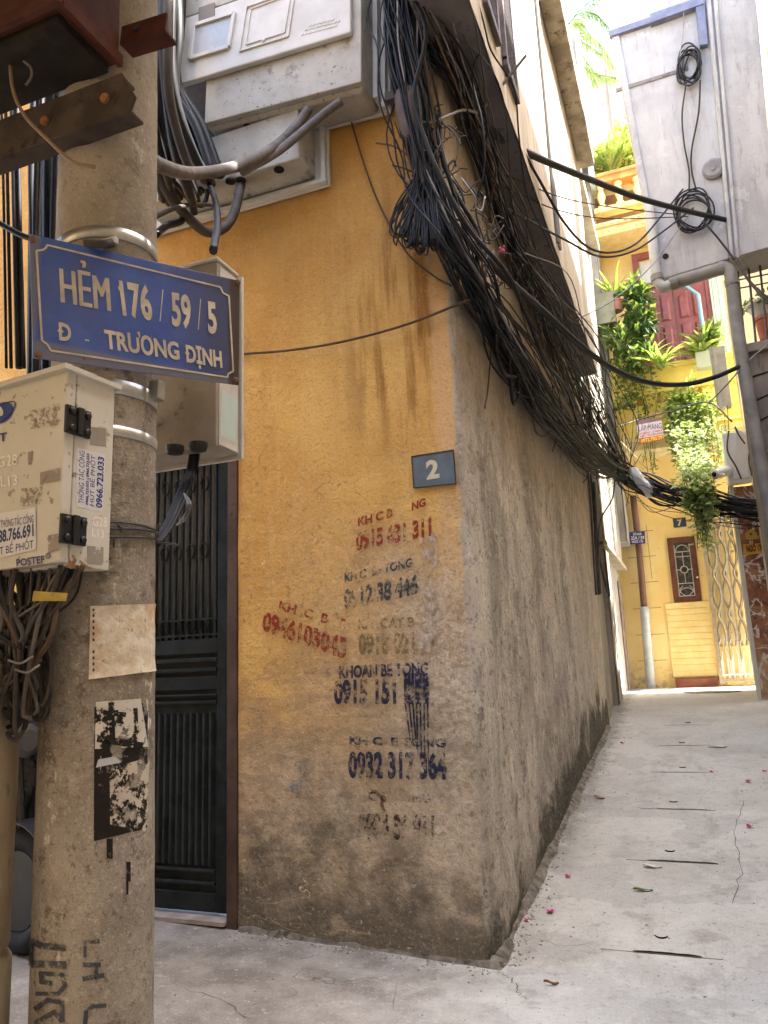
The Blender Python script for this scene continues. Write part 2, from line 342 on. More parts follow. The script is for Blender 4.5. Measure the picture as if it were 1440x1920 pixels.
def gnd(px, py):                # where a survey ray meets the alley paving
    d = ray(px, py); t = .2
    while t < 40:
        p = CAM + d * (t / 1440)
        if p.z <= gz(p.x, p.y): return p
        t += .004 * 1440 / 1440
    return p
M_dark = plain('shadow_gap', (.012, .012, .011), .9, 0, .1)
M_slab = worn('drain_slab_concrete', (.40, .385, .34), (.52, .50, .45), 2.2, .85, 0, .35, (.28, .26, .22), .44, 4, (.6, .58, .53))
def build_drains():
    ys = [2.35, 3.72, 4.8, 5.77, 6.75, 7.7, 8.65, 9.6]; xl = lambda y: -.52 + (y-4)*.03; xr = lambda y: -.02 + (y-4)*.022
    ords = ['first of the row, level with the wall corner', 'second of the row counted from the wall corner', 'third of the row counted from the wall corner', 'fourth of the row counted from the wall corner', 'fifth of the row counted from the wall corner', 'sixth of the row counted from the wall corner', 'last of the row before the manhole']
    for i in range(7):
        a, b = ys[i] + .006, ys[i+1] - .006
        m = Mesh()
        nx, ny = 8, 10
        # a slab with a slot at its near edge and a lifting eye
        def P(u, v):
            y = a + (b-a)*v; x = xl(y) + .006 + (xr(y) - xl(y) - .012)*u
            return (x, y, gz(x, y) + .004 + .0015*mn.noise((x*6, y*6, 1)))
        m.grid(P, nx, ny)
        o = m.build('drain_cover', M_ground, solid=.05)
        tag(o, 'concrete drain cover in the paving, ' + ords[i], 'drain cover', 'concrete drain covers down the alley')
        par = o
        w = rnd.uniform(.55, .8); u0 = rnd.uniform(.12, .3)
        e = Mesh(); k = 16; top = []; bot = []
        for j in range(k+1):
            u = u0 + w*j/k; x, y, z = P(u, .0); th = (.012 if i < 3 else .006) * (1 - abs(2*j/k-1)**6) * (.75 + .5*rnd.random())
            if i in (4, 6): th *= .55
            top.append((x, y + .004 + th, z + .0022)); bot.append((x, y - .006, z + .0022))
        e.add(bot + top, [(j, j+1, k+1+j+1, k+1+j) for j in range(k)])
        e.build('lifting_slot', M_dark, par)
        e = Mesh(); cx, cy, cz = P(.5 + rnd.uniform(-.08, .08), .17 + rnd.uniform(-.03, .04)); pts = []
        for j in range(9):
            t = math.pi + math.pi * j / 8; pts.append((cx + .026*math.cos(t), cy + .034*math.sin(t), cz))
        e.tube(pts, [.0015] + [.0035]*7 + [.0015], 5); e.build('lifting_eye', M_dark, par)
build_drains()
tag(Mesh().lathe((.16, 11.55, gz(.16, 11.55) - .03), [(.36, 0), (.36, .037), (.33, .038), (.33, .034), (.3, .034), (.3, .038), (.1, .04), (.0, .04)], 40)
    .build('manhole_cover', worn('cast_iron', (.2, .18, .15), (.3, .28, .24), 20, .8, .2)), 'round flat manhole cover before the yellow house', 'manhole cover')

# unseen houses closing the lane; the tall one is shaped to block sun
for nm, a, b, lab in (('sun_block_house', (1.8, -7, -.3), (7, 10.4, 9.3), 'unseen tall plain house shaped to keep sun off the near alley'), ('opposite_house', (-9, -7.5, -.3), (1.2, -3.2, 8.0), 'plain house facing the ochre corner house across the lane'),
                      ('lane_house', (-9, -3.0, -.3), (-3.6, 1.0, 7.0), 'plain low house behind the utility pole')):
    tag(Mesh().box(a, b).build(nm, worn(nm + '_render', (.42, .33, .20), (.50, .40, .26), 2, .9)), lab, 'house')
tag(Mesh().hexa([(-5, -1.2, 3.75), (-.62, -1.2, 3.55), (-.62, 1.55, 3.55), (-5, 1.55, 3.75)], (0, 0, .02)).build('shade_awning', worn('shade_awning_tin', (.12, .08, .06), (.2, .14, .1), 4, .8)), 'unseen tin awning added over the lane to shade the pole top', 'awning')  # out of view, added to shade the pole top and sign
# ---------------------------------------------------------------- the ochre corner house
house = thing('corner_house', 'ochre plastered corner house with grey stained alley side', 'house', (Xc, Yc, 0))
YE = 8.75; DX0, DX1, DZ = -3.66, -2.2, 2.62
def build_corner_wall():
    m = Mesh(); r = .035
    prof = []
    x = DX1
    while x < Xc - r - .001: prof.append((x, Yc, 0, -1)); x += .045
    for k in range(6):
        t = k / 5 * math.pi / 2; prof.append((Xc - r + r*math.sin(t), Yc + r - r*math.cos(t), math.sin(t), -math.cos(t)))
    y = Yc + r + .03
    while y < YE: prof.append((Xc, y, 1, 0)); y += .05 if y < 6 else .12
    prof.append((Xc, YE, 1, 0))
    nz = 120; z0, z1 = -.25, 5.75; vs = []
    for j in range(nz+1):
        z = z0 + (z1-z0)*j/nz
        for (x, y, a, b) in prof:
            d = .010*mn.noise((x*1.7, y*1.7, z*1.7)) + .004*mn.noise((x*7, y*7, z*7)) + .002*mn.noise((x*19, y*19, z*19))
            e = max(0, 1 - math.hypot(x-Xc, y-Yc)/.12)
            d -= e * (.010 + .016*mn.noise((3, z*2.3, 1)) + .01*mn.noise((7, z*9, 1)))
            if a > .9: d += .010*mn.noise((x, y*3, z*1.2)) - .006*max(0, mn.noise((x*5, y*11, z*4)) - .2)*3
            if z < .25 and a < .5: d += .02*(1 - z/.25)**2 * sstep(-2.2, -1.6, x)
            vs.append((x + a*d, y + b*d, z))
    k = len(prof)
    m.add(vs, [(j*k+i, j*k+i+1, (j+1)*k+i+1, (j+1)*k+i) for j in range(nz) for i in range(k-1)])
    # over and left of the door, and the reveal at its right
    m.grid(lambda u, v: (DX0 + (DX1-DX0)*u, Yc + .006*mn.noise((u*4, 1, v*6)), DZ + (5.75-DZ)*v), 12, 24)
    m.grid(lambda u, v: (-7 + (DX0+7)*u, Yc + .006*mn.noise((u*9, 3, v*6)), -.25 + 6*v), 20, 24)
    m.grid(lambda u, v: (DX1, Yc + .2*u, -.25 + (DZ+.25)*v), 2, 10)
    m.quad((DX0, Yc, DZ), (DX1, Yc, DZ), (DX1, Yc+.2, DZ), (DX0, Yc+.2, DZ))
    m.quad((DX0, Yc, -.25), (DX0, Yc+.2, -.25), (DX0, Yc+.2, DZ), (DX0, Yc, DZ))
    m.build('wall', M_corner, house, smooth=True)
build_corner_wall()
def skirt(path, nrm, nm):       # crumbling mortar at the foot of the wall
    m = Mesh(); N = len(path); vs = []
    for i, (x, y) in enumerate(path):
        a = mn.noise((x*3, y*3, 5)); b = mn.noise((x*11, y*11, 8)); c = mn.noise((x*29, y*29, 2))
        w = max(.004, .022 + .03*a + .016*b + .008*c); h = max(.004, .022 + .02*a + .018*b + .01*c); nx, ny = nrm(i)
        if ny < -.9: w *= .5; h *= .7
        for k, (d, z) in enumerate(((-.03, h + .012), (.012, h), (.012 + w*.5, h*.45 + .004*c), (.012 + w, .001), (.014 + w, -.03))):
            px, py = x + nx*d, y + ny*d; vs.append((px, py, gz(px, py) + z))
    m.add(vs, [(i*5+k, (i+1)*5+k, (i+1)*5+k+1, i*5+k+1) for i in range(N-1) for k in range(4)]); m.build(nm, worn('dirty_mortar', (.10, .088, .068), (.22, .195, .155), 14, .95, 0, .5, (.06, .055, .04), .45, 20), house)
pth = [(DX1 + .01 + .02*i, Yc) for i in range(int((Xc-DX1)/.02)+1)] + [(Xc, Yc + .005 + .025*i) for i in range(205)]
nf = int((Xc-DX1)/.02)+1
skirt(pth, lambda i: (0, -1) if i < nf-1 else ((.7, -.7) if i < nf+1 else (1, 0)), 'mortar_skirt')
M_cream = None
def mat_cream():
    n = NT('streaked_cream_render')
    s1 = n.noise(1, 6, .62, n.vec(4, 3.4, .35)); s2 = n.noise(1, 6, .66, n.vec(14, 12, .8)); s3 = n.noise(1, 5, .7, n.vec(30, 26, 9))
    c = n.mix(n.step(s1, .36, .64), (.44, .385, .30), (.60, .54, .44))
    c = n.mix(n.ma('MULTIPLY', n.step(s2, .5, .64), .7), c, (.28, .235, .175))
    c = n.mix(n.step(s3, .66, .7), c, (.24, .2, .15))
    low = n.step(n.ma('ADD', n.z, n.ma('MULTIPLY', s2, 1.2)), 2.6, 1.4)
    c = n.mix(n.ma('MULTIPLY', low, .5), c, (.42, .35, .26))
    return n.bsdf(c, .88, 0, n.bump(n.ma('ADD', s2, n.ma('MULTIPLY', s3, .5)), .5, .01), .2)
M_cream = mat_cream()
M_soffit = worn('dark_soffit', (.13, .12, .125), (.20, .185, .185), 3, .9, 0, .2, (.09, .08, .08), .45, 6)  # soffit coloured darker than the wall above
def build_upper():
    x1 = Xc + .25
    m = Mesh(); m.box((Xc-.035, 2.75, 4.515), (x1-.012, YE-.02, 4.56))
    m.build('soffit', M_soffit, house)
    m = Mesh(); m.grid(lambda u, v: (x1 + .008*mn.noise((1, u*9, v*5)), 2.75 + (YE-2.75)*u, 4.5 + 4.6*v), 40, 40)
    m.box((Xc-.3, YE-.012, 4.55), (x1-.01, YE, 9.1)); m.box((-4, Yc-.012, 5.76), (x1-.005, Yc+.03, 9.1)); m.box((Xc-.035, 2.75, 4.5), (x1-.006, 2.78, 9.1)); m.box((Xc-.035, 2.78, 4.56), (Xc-.02, Yc, 9.1))
    m.build('upper_wall', M_cream, house)
    ml = worn('dark_shutter_paint', (.085, .07, .075), (.13, .11, .115), 9, .75, 0, .3, (.3, .27, .24), .3, 20)
    wn = Mesh()
    for y0, y1 in ((3.50, 3.83), (3.98, 4.34)):
        wn.box((x1+.002, y0, 4.8), (x1+.03, y0+.045, 7.2)); wn.box((x1+.002, y1-.045, 4.8), (x1+.03, y1, 7.2))
        wn.box((x1+.003, y0, 4.76), (x1+.031, y1, 4.82))
    f = wn.build('shuttered_window', ml, house)
    for y0, y1 in ((3.50, 3.83), (3.98, 4.34)):
        lv = Mesh(); z = 4.84
        while z < 7.2: lv.hexa([(x1+.006, y0+.045, z), (x1+.006, y1-.045, z), (x1+.024, y1-.045, z-.022), (x1+.024, y0+.045, z-.022)], (0, 0, .012)); z += .035
        lv.build('louvres', ml, f)
    st = Mesh(); st.box((x1+.004, YE-2.55, 7.28), (x1+.19, YE+.15, 7.42))
    st.build('canopy', worn('mottled_canopy_concrete', (.20, .165, .12), (.36, .31, .24), 5, .92, 0, .5, (.09, .075, .055), .45, 9), house, bevel=.01)
    pp = Mesh()
    for dy in (0, .07, .12): pp.tube([(x1+.016, 5.83+dy, 4.6), (x1+.016, 5.83+dy, 8.6)], .011 if dy else .016, 7)
    pp.build('rain_pipe', plain('aged_grey_pipe', (.16, .15, .14), .7), house)
build_upper()

# door of the corner house
M_iron = worn('black_green_iron', (.008, .010, .010), (.018, .021, .021), 12, .7, .0, .3, (.05, .043, .036), .28, 18, None, .2)
M_ironl = worn('rubbed_iron', (.016, .019, .019), (.03, .035, .034), 12, .7, .0, .3, (.06, .053, .046), .3, 18, None, .2)
M_jamb = worn('brown_jamb_paint', (.05, .028, .018), (.085, .05, .034), 6, .6, 0, .2, (.035, .02, .014), .4, 7)
YD = Yc + .07
def build_gate():
    g = Mesh()
    for x0, x1 in ((-2.262, DX1-.003), (DX0+.003, DX0+.06)): g.box((x0, Yc-.012, .0), (x1, Yc+.13, DZ-.003))
    g.box((-2.262, Yc-.010, DZ-.06), (DX0+.06, Yc+.12, DZ-.004))
    jamb = g.build('door_frame', M_jamb, house, bevel=.004)
    Mesh().box((-3.6, Yc-.03, gz(-2.6, 3.4)+.004), (-2.265, Yc+.14, .085)).build('threshold', worn('threshold_stone', (.25, .2, .16), (.36, .3, .25), 9), house)
    pane = NT('dark_to_beige_pane'); t = pane.step(pane.ma('ADD', pane.z, pane.ma('MULTIPLY', pane.noise(4), .35)), 1.55, 2.3)  # dark interior below and lit beige above put into the pane colour
    c = pane.mix(t, (.02, .02, .018), (.26, .215, .15)); M_pane = pane.bsdf(c, .5)
    for L, Rr in ((-2.94, -2.268), (-3.595, -2.946)):
        leaf = Mesh(); z0, z1 = .1, DZ-.065
        leaf.box((L, YD-.02, z0), (L+.09, YD+.02, z1)); leaf.box((Rr-.095, YD-.02, z0), (Rr, YD+.02, z1))
        for a, b in ((z0, .19), (1.19, 1.262), (1.38, 1.46), (z1-.09, z1)): leaf.box((L+.09, YD-.018, a), (Rr-.095, YD+.018, b))
        for a, b in ((1.283, 1.305), (1.335, 1.358), (1.115, 1.135), (1.155, 1.168)): leaf.box((L+.09, YD-.026, a), (Rr-.095, YD+.004, b))
        d = leaf.build('door_leaf', M_iron, house, bevel=.004)
        iw = L+.09, Rr-.095
        Mesh().box((iw[0], YD+.03, .1), (iw[1], YD+.036, z1)).build('glass_pane', M_pane, d)
        bars = Mesh(); n = 11
        for k in range(n):
            x = iw[0] + (iw[1]-iw[0])*(k+.5)/n; bars.box((x-.0085, YD-.016, 1.46), (x+.0085, YD+.006, z1-.09))
        bars.build('window_bars', M_ironl, d, bevel=.003)
        for zc in (1.52, 1.94, 2.32):
            sc = Mesh()
            for k in range(0, n-1, 2):
                x = iw[0] + (iw[1]-iw[0])*(k+1)/n
                for s in (-1, 1):
                    pts = [(x + s*.028*math.cos(t*.62)*(1-.035*t), YD-.02, zc + .042*math.sin(t*.62)) for t in range(9)]
                    sc.tube(pts, .0045, 5)
            if zc < 1.6: sc.box((iw[0], YD-.022, 1.475), (iw[1], YD-.002, 1.487)); sc.box((iw[0], YD-.022, 1.56), (iw[1], YD-.002, 1.57))
            sc.build('scrollwork', M_iron, d)
        pan = Mesh(); n = 11
        pan.box((iw[0], YD+.004, .19), (iw[1], YD+.012, 1.12))
        for k in range(n):
            x = iw[0] + .02 + (iw[1]-iw[0]-.04)*(k+.5)/n
            pan.hexa([(x-.017, YD+.004, .31), (x+.017, YD+.004, .31), (x+.007, YD-.024, .32), (x-.007, YD-.024, .32)], (0, 0, .755))
        pan.box((iw[0]+.01, YD-.022, .285), (iw[1]-.01, YD+.002, .3)); pan.box((iw[0]+.01, YD-.022, .225), (iw[1]-.01, YD+.002, .24))
        pan.build('ribbed_panel', M_ironl, d, bevel=.002)
build_gate()

# stencilled adverts on the ochre wall: paint that belongs to the wall
INKS = {'red': stencil('red_stencil_ink', (.23, .022, .012), .532, 48, .06), 'navy': stencil('navy_stencil_ink', (.016, .018, .05), .532, 48, .06),
        'slate': stencil('slate_stencil_ink', (.03, .045, .06), .525, 48, .06), 'olive': stencil('faded_stencil_ink', (.17, .12, .045), .50, 48, .08), 'brown': stencil('brown_stencil_ink', (.04, .02, .012), .475, 48, .05)}
def advert(body, ink, bl, br, h, slant=0.0, bold=.045, e=.014):
    a, b = fw(*bl, e), fw(*br, e); c = fw(bl[0] + slant, bl[1] - h, e)
    Mesh().text(body, a, b, c, bold=bold).build('stencilled_advert', INKS[ink], house)
for a in [('KH C B', 'red', (671, 987), (737, 968), 15), ('NG', 'red', (772, 957), (798, 948), 14), ('0915 631 311', 'red', (667, 1031), (809, 1003), 31),
          ('KH C  BE TONG', 'slate', (646, 1091), (773, 1062), 15), ('0912 38 446', 'slate', (645, 1141), (784, 1112), 33), ('KH  CAT B', 'olive', (671, 1179), (777, 1175), 17),
          ('0918 021', 'olive', (672, 1226), (778, 1223), 35), ('KHOAN BE TONG', 'navy', (636, 1271), (803, 1264), 21), ('0915 151 211', 'navy', (626, 1318), (803, 1317), 41),
          ('KH C  E TONG', 'navy', (655, 1395), (836, 1401), 14), ('0932 317 364', 'navy', (653, 1456), (838, 1459), 44), ('C B  TONG', 'brown', (690, 1500), (808, 1505), 15),
          ('0984 86 811', 'brown', (671, 1569), (815, 1575), 42)]: advert(*a)
advert('KH  C  B  T', 'red', (522, 1142), (645, 1178), 15, 3); advert('0946103045', 'red', (491, 1180), (648, 1234), 33, 4)
dr = Mesh(); q = Mesh()
for k, x in enumerate((760, 767, 774, 781, 788, 795, 802)):
    p = [fw(x + 1.2*j*(1-.6*k/6)*(1 if k < 3 else .4), 1318 + j*(9 + 2*k*.6), .014 - (0 if j < 6 else .001)) for j in range(9)]
    q.tube(p, [.0045]*6 + [.003, .002, .001], 4)
    a, b = fw(x-3, 1312, .015), fw(x+3, 1262, .015); q.quad(a, fw(x+3, 1312, .015), b, fw(x-3, 1262, .015))
q.build('ink_drips', INKS['navy'], house)
bl = Mesh(); bl.quad(fw(534, 1492, .014), fw(578, 1486, .014), fw(574, 1424, .014), fw(540, 1432, .014)); bl.build('rubbed_out_advert', stencil('rubbed_blue', (.16, .2, .24), .42, 40, .1), house)
# scraps of torn paper stuck to the wall
M_scrap = NT('torn_paper'); M_scrap = M_scrap.bsdf(M_scrap.mix(M_scrap.step(M_scrap.noise(35, 4, .7), .4, .6), (.36, .28, .21), (.50, .42, .34)), .9, 0, None, .2, alpha=M_scrap.step(M_scrap.noise(24, 5, .75), .47, .51))
for q in ([(790, 1102), (818, 1100), (822, 1168), (806, 1172)], [(776, 1180), (818, 1172), (822, 1226), (780, 1230)], [(785, 1010), (815, 1000), (822, 1062), (800, 1066)]):
    a, b, c, d = [fw(*p, .013) for p in q]
    Mesh().grid(lambda u, v: tuple((a*(1-u)+b*u)*(1-v) + (d*(1-u)+c*u)*v + Vector((0, -.003*math.sin(9*u+5*v), 0))), 6, 6).build('paper_scrap', M_scrap, house)

# ---------------------------------------------------------------- house number, street sign, pole and its boxes
def plate_tex(name, col, edge=.5): return worn(name, col, tuple(v*.75 for v in col), 14, .45, 0, .12, tuple(v*.45+.05 for v in col), .32, 22, None, .5)
M_white = plain('white_paint', (.66, .62, .54), .6)
pq = [fw(*p, .012) for p in ((772, 856), (850, 844), (855, 907), (776, 915))]
t = thing('house_number_plate', 'small slate grey enamel plate reading 2 beside the wall corner', 'number plate', (pq[0]+pq[2])/2)
m = Mesh().hexa(pq, (0, .014, 0)); m.build('plate', plate_tex('slate_enamel', (.115, .15, .18)), t, bevel=.002)
rm = Mesh()
for i in range(4): rm.bar(pq[i] + Vector((0, -.001, 0)), pq[(i+1) % 4] + Vector((0, -.001, 0)), .004, .006, (0, 1, 0))
rm.build('rim', plain('dark_rim', (.03, .03, .03), .7), t)
Mesh().text('2', fw(800, 898, .0135), fw(824, 894, .0135), fw(798, 866, .0135), bold=.04).build('numeral', plain('ivory_numeral', (.62, .55, .38), .6), t)

PX, PY, PR = -1.245, 1.38, .1195
def pole_r(z): return PR + .002 - .0012*z
def pole_c(z):                  # the pole leans a little
    k = .0165*(1.95 - z); return PX + .743*k, PY + .669*k
def pole_pt(px, py, e=.0):      # front of the pole under a survey ray
    d = ray(px, py).normalized(); r = PR + e; z = 1.4
    for _ in range(4):
        cx, cy = pole_c(z); o = Vector((CAM.x-cx, CAM.y-cy))
        a = d.x*d.x + d.y*d.y; b = 2*(o.x*d.x + o.y*d.y); c = o.length_squared - r*r
        D = max(0, b*b - 4*a*c); p = CAM + d * ((-b - math.sqrt(D)) / (2*a)); z = p.z
    return p
def pole_at(px, py, e):
    p = pole_pt(px, py); cx, cy = pole_c(p.z); v = Vector((p.x-cx, p.y-cy)).normalized() * (pole_r(p.z) + e + .0005); return Vector((cx + v.x, cy + v.y, p.z))
def mat_pole():
    n = NT('pitted_pole_concrete'); n1 = n.noise(3, 6, .65); n2 = n.noise(14, 6, .7); n3 = n.noise(70, 4, .75)
    c = n.mix(n.step(n1, .35, .65), (.235, .20, .16), (.39, .345, .285))
    c = n.mix(n.ma('MULTIPLY', n.step(n2, .54, .7), .7), c, (.44, .385, .30))
    c = n.mix(n.ma('MULTIPLY', n.step(n2, .45, .36), .85), c, (.14, .112, .085))
    c = n.mix(n.ma('MULTIPLY', n.step(n3, .57, .66), .75), c, (.12, .098, .078)); c = n.mix(n.ma('MULTIPLY', n.step(n3, .43, .36), .5), c, (.52, .465, .38)); n4 = n.noise(190, 3, .7); c = n.mix(n.step(n4, .60, .68, 0., .6), c, (.13, .105, .08)); c = n.mix(n.step(n4, .38, .32, 0., .6), c, (.62, .57, .48))
    c = n.mix(n.ma('MULTIPLY', n.step(n.noise(1, 5, .65, n.vec(9, 9, 2)), .6, .66), n.step(n.noise(40, 4, .7), .5, .58)), c, (.66, .62, .54))
    c = n.mix(n.ma('MULTIPLY', n.step(n.z, .9, .1), .35), c, (.2, .165, .13))
    c = n.mix(n.ma('MULTIPLY', n.step(n.z, 1.85, 2.2), .35), c, (.40, .36, .29))
    return n.bsdf(c, .92, 0, n.bump(n3, .8, .006, n.bump(n2, .7, .012)), .2)
pole = thing('utility_pole', 'round grey concrete utility pole with torn posters and steel straps', 'utility pole', (PX, PY, 0))
def shaft(u, v):
    z = -.2 + 4.9*v; a = 2*math.pi*u; r = pole_r(z) + .0016*mn.noise((math.cos(a)*3, math.sin(a)*3, z*3)) + .0012*mn.noise((math.cos(a)*9, math.sin(a)*9, z*14))
    cx, cy = pole_c(z); return (cx + r*math.cos(a), cy + r*math.sin(a), z)
Mesh().grid(shaft, 64, 200).build('shaft', mat_pole(), pole, smooth=True)
M_steel = worn('galvanised_strap', (.42, .42, .40), (.56, .56, .54), 12, .38, .7, .1, (.22, .19, .16), .25, 15, None, .5)
def band(z, h, tilt=0.0, mat=None, name='strap'):
    m = Mesh(); k = 48
    def f(u, v):
        a = 2*math.pi*u; r = pole_r(z) + .0032; cx, cy = pole_c(z); return (cx + r*math.cos(a), cy + r*math.sin(a), z + h*(v-.5) + tilt*math.cos(a))
    m.grid(f, k, 2); return m.build(name, mat or M_steel, pole, smooth=True, solid=.0016)
for py, h, tl in ((448, .03, .012), (728, .034, 0), (806, .024, -.006)): band(pole_pt(235, py).z, h, tl)
p = pole_at(292-6, 737, .012); Mesh().box(p - Vector((.014, .016, .02)), p + Vector((.014, .012, .026))).build('strap_buckle', M_steel, pole, bevel=.002); p = pole_at(205, 458, .01); Mesh().box(p - Vector((.02, .008, .008)), p + Vector((.02, .008, .008))).build('strap_buckle', M_steel, pole, bevel=.002)
def pole_patch(q, e, nu=14, nv=18, curl=0.0):
    q = [Vector((*p, 0)) for p in q]
    def f(u, v):
        p = (q[3]*(1-u) + q[2]*u)*(1-v) + (q[0]*(1-u) + q[1]*u)*v
        return pole_at(p.x, p.y, e + .0008*mn.noise((u*6, v*6, 2)) + curl*(max(0, abs(2*v-1)-.7)**2*7*(.6+mn.noise((u*4, v, 3))) + .2*abs(mn.noise((u*5, v*4, 7)))))
    return Mesh().grid(f, nu, nv)
n = NT('weathered_notice_paper'); k1 = n.noise(22, 5, .7); k2 = n.noise(60, 4, .7)
c = n.mix(n.step(k1, .4, .62), (.60, .50, .36), (.72, .66, .55)); c = n.mix(n.step(n.noise(9, 4, .6), .5, .68), c, (.52, .34, .20)); c = n.mix(n.ma('MULTIPLY', n.step(k2, .6, .66), .6), c, (.23, .17, .11))
M_paper = n.bsdf(c, .85, 0, n.bump(n.noise(26, 5, .6, None, 1.5), .5, .006), .2)
pole_patch([(170, 1137), (288, 1132), (288, 1258), (167, 1274)], .0022, 20, 26, .008).build('paper_notice', M_paper, pole, smooth=True)
hl = Mesh()
for k in range(11):
    if k == 6: continue
    a = pole_at(174, 1146 + k*11.3, .0045); b = pole_at(177.5, 1146 + k*11.3, .0045); hl.quad(a, b, b + Vector((0, 0, .006)), a + Vector((0, 0, .006)))
hl.build('punched_holes', plain('hole_shade', (.07, .05, .045), .9), pole)
def alpha_mat(name, col, col2, scale, thr, soft=.03, det=5):
    n = NT(name); return n.bsdf(n.mix(n.noise(30, 3), col, col2), .85, 0, None, .15, alpha=n.step(n.noise(scale, det, .72), thr-soft, thr+soft))
pole_patch([(177, 1326), (276, 1316), (274, 1553), (176, 1577)], .0008, 16, 24).build('black_paint_patch', alpha_mat('flaking_black_paint', (.012, .010, .009), (.03, .026, .022), 17, .46), pole, smooth=True)
pole_patch([(180, 1316), (262, 1310), (276, 1400), (178, 1404)], .0016, 14, 14).build('torn_white_paper', alpha_mat('torn_white_paper', (.66, .62, .54), (.48, .44, .38), 20, .48), pole, smooth=True)
pole_patch([(205, 1440), (278, 1420), (274, 1560), (206, 1545)], .0016, 14, 14).build('torn_pale_paper', alpha_mat('torn_pale_paper', (.45, .38, .30), (.58, .52, .44), 26, .52), pole, smooth=True)
pole_patch([(184, 1424), (214, 1418), (227, 1429), (180, 1439)], .0024, 6, 4).build('paper_scrap', plain('bluish_scrap', (.55, .56, .58), .8), pole, smooth=True)
def stroke(m, pts, wd, e=.0022):
    for (a, b) in zip(pts[:-1], pts[1:]):
        A, B = Vector((*a, 0)), Vector((*b, 0)); d = (B-A).normalized(); s = Vector((-d.y, d.x, 0))*wd/2; A -= d*wd*.3; B += d*wd*.3
        L = max(2, int((B-A).length/8))
        m.grid(lambda u, v: pole_at(*((A + (B-A)*u + s*(2*v-1)).xy), e), L, 1)
    return m
M_brush = alpha_mat('brushed_black', (.015, .013, .012), (.03, .026, .022), 60, .43)
for g in ([([(196, 1336), (232, 1340)], 9), ([(208, 1320), (210, 1388)], 11), ([(196, 1352), (206, 1340)], 10)], [([(252, 1330), (254, 1372)], 8)], [([(186, 1385), (262, 1398)], 13)], [([(205, 1575), (205, 1606)], 11)], [([(239, 1618), (239, 1650)], 8), ([(237, 1650), (237, 1676)], 4)]):
    m = Mesh()
    for p, wd in g: stroke(m, p, wd)
    m.build('black_brush_mark', M_brush, pole)
M_pnavy = alpha_mat('navy_pole_stencil', (.05, .06, .075), (.09, .09, .095), 55, .46, .10)
for g in ([([(61, 1762), (80, 1772), (122, 1776)], 12), ([(62, 1768), (62, 1806)], 9), ([(66, 1806), (122, 1808)], 14)], [([(78, 1824), (118, 1826), (124, 1846), (112, 1862), (72, 1862)], 8), ([(80, 1826), (80, 1840), (98, 1842)], 8)], [([(70, 1890), (92, 1874), (118, 1878), (118, 1912), (104, 1896), (70, 1916)], 9)],
          [([(158, 1766), (184, 1764)], 8), ([(160, 1766), (160, 1792)], 6)], [([(158, 1808), (186, 1808)], 9), ([(158, 1834), (192, 1828)], 9), ([(180, 1808), (180, 1832)], 8)], [([(160, 1918), (162, 1896), (174, 1886), (196, 1884)], 8)]):
    m = Mesh()
    for p, wd in g: stroke(m, p, wd)
    m.build('navy_stencil', M_pnavy, pole)
# wire lashing round the pole
lw = Mesh(); zc = pole_pt(245, 1004).z; LX, LY = pole_c(zc)
for k in range(3):
    lw.tube([(LX + (PR+.006)*math.cos(a*.262), LY + (PR+.006)*math.sin(a*.262), zc + .007*k + .012*math.sin(a*.262 + k)) for a in range(25)], .0028, 5)
for (a, b, c) in (((286, 1010), (292, 996), (300, 983)), ((288, 1018), (312, 1019), (336, 1022)), ((226, 1000), (222, 985), (231, 992)), ((212, 1012), (212, 1040), (206, 1048))):
    lw.tube(spline([pole_at(*a, .008), on(1, PY-.06, *b), on(1, PY-.08, *c)], 5), .0022, 5)
lw.build('wire_lashing', plain('lashing_wire', (.05, .048, .045), .6), pole)

# street sign
SN = Vector((.837, -.547, 0)); SP = Vector((PX, PY, 0)) + SN*.135
def sg(px, py, e=0.0): return onpl(SP + SN*e, SN, px, py)
def sc(cx, cy, e=.0018): return sg(cx/3, 420 + cy/3, e)
sq = [sg(55, 438), sg(450, 526), sg(448, 722), sg(62, 671)]
sign = thing('street_sign', 'blue alley sign lettered HẺM 176 / 59 / 5 strapped to the pole', 'street sign', (sq[0]+sq[2])/2)
n = NT('weathered_blue_enamel'); u = n.ma('ADD', n.ma('MULTIPLY', n.x, .547), n.ma('MULTIPLY', n.y, .837)); k = n.noise(14, 5, .65)
uj = n.ma('ADD', u, n.ma('MULTIPLY', n.ma('SUBTRACT', k, .5), .05))
c = n.mix(n.step(k, .35, .7), (.032, .08, .33), (.055, .115, .41))
c = n.mix(n.ma('MULTIPLY', n.step(n.noise(6, 5, .6), .52, .7), .55), c, (.07, .09, .2))
c = n.mix(n.ma('MULTIPLY', n.step(uj, .55, .72), .75), c, (.035, .04, .075))
edge = n.ma('MAXIMUM', n.step(u, .298, .285), n.step(n.z, 1.975, 1.962)); c = n.mix(n.ma('MULTIPLY', edge, .75), c, (.16, .16, .175))
c = n.mix(n.step(uj, .728, .742), c, (.045, .028, .022)); c = n.mix(n.step(n.noise(30, 5, .7), .66, .7), c, (.12, .06, .03))
M_sign = n.bsdf(c, n.step(k, .3, .7, .35, .6), 0, n.bump(n.noise(9, 3), .12, .01), .5)
Mesh().hexa(sq, -SN*.004).build('plate', M_sign, sign, bevel=.0012)
bd = Mesh(); op = [(265, 118), (1240, 355), (1255, 388), (1288, 405), (1312, 828), (1284, 842), (1280, 862), (287, 712), (266, 676), (236, 656), (205, 150), (240, 146), (258, 134)]
for a, b in zip(op, op[1:] + op[:1]): bd.bar(sc(*a, .0009), sc(*b, .0009), .0042, .0012, SN)
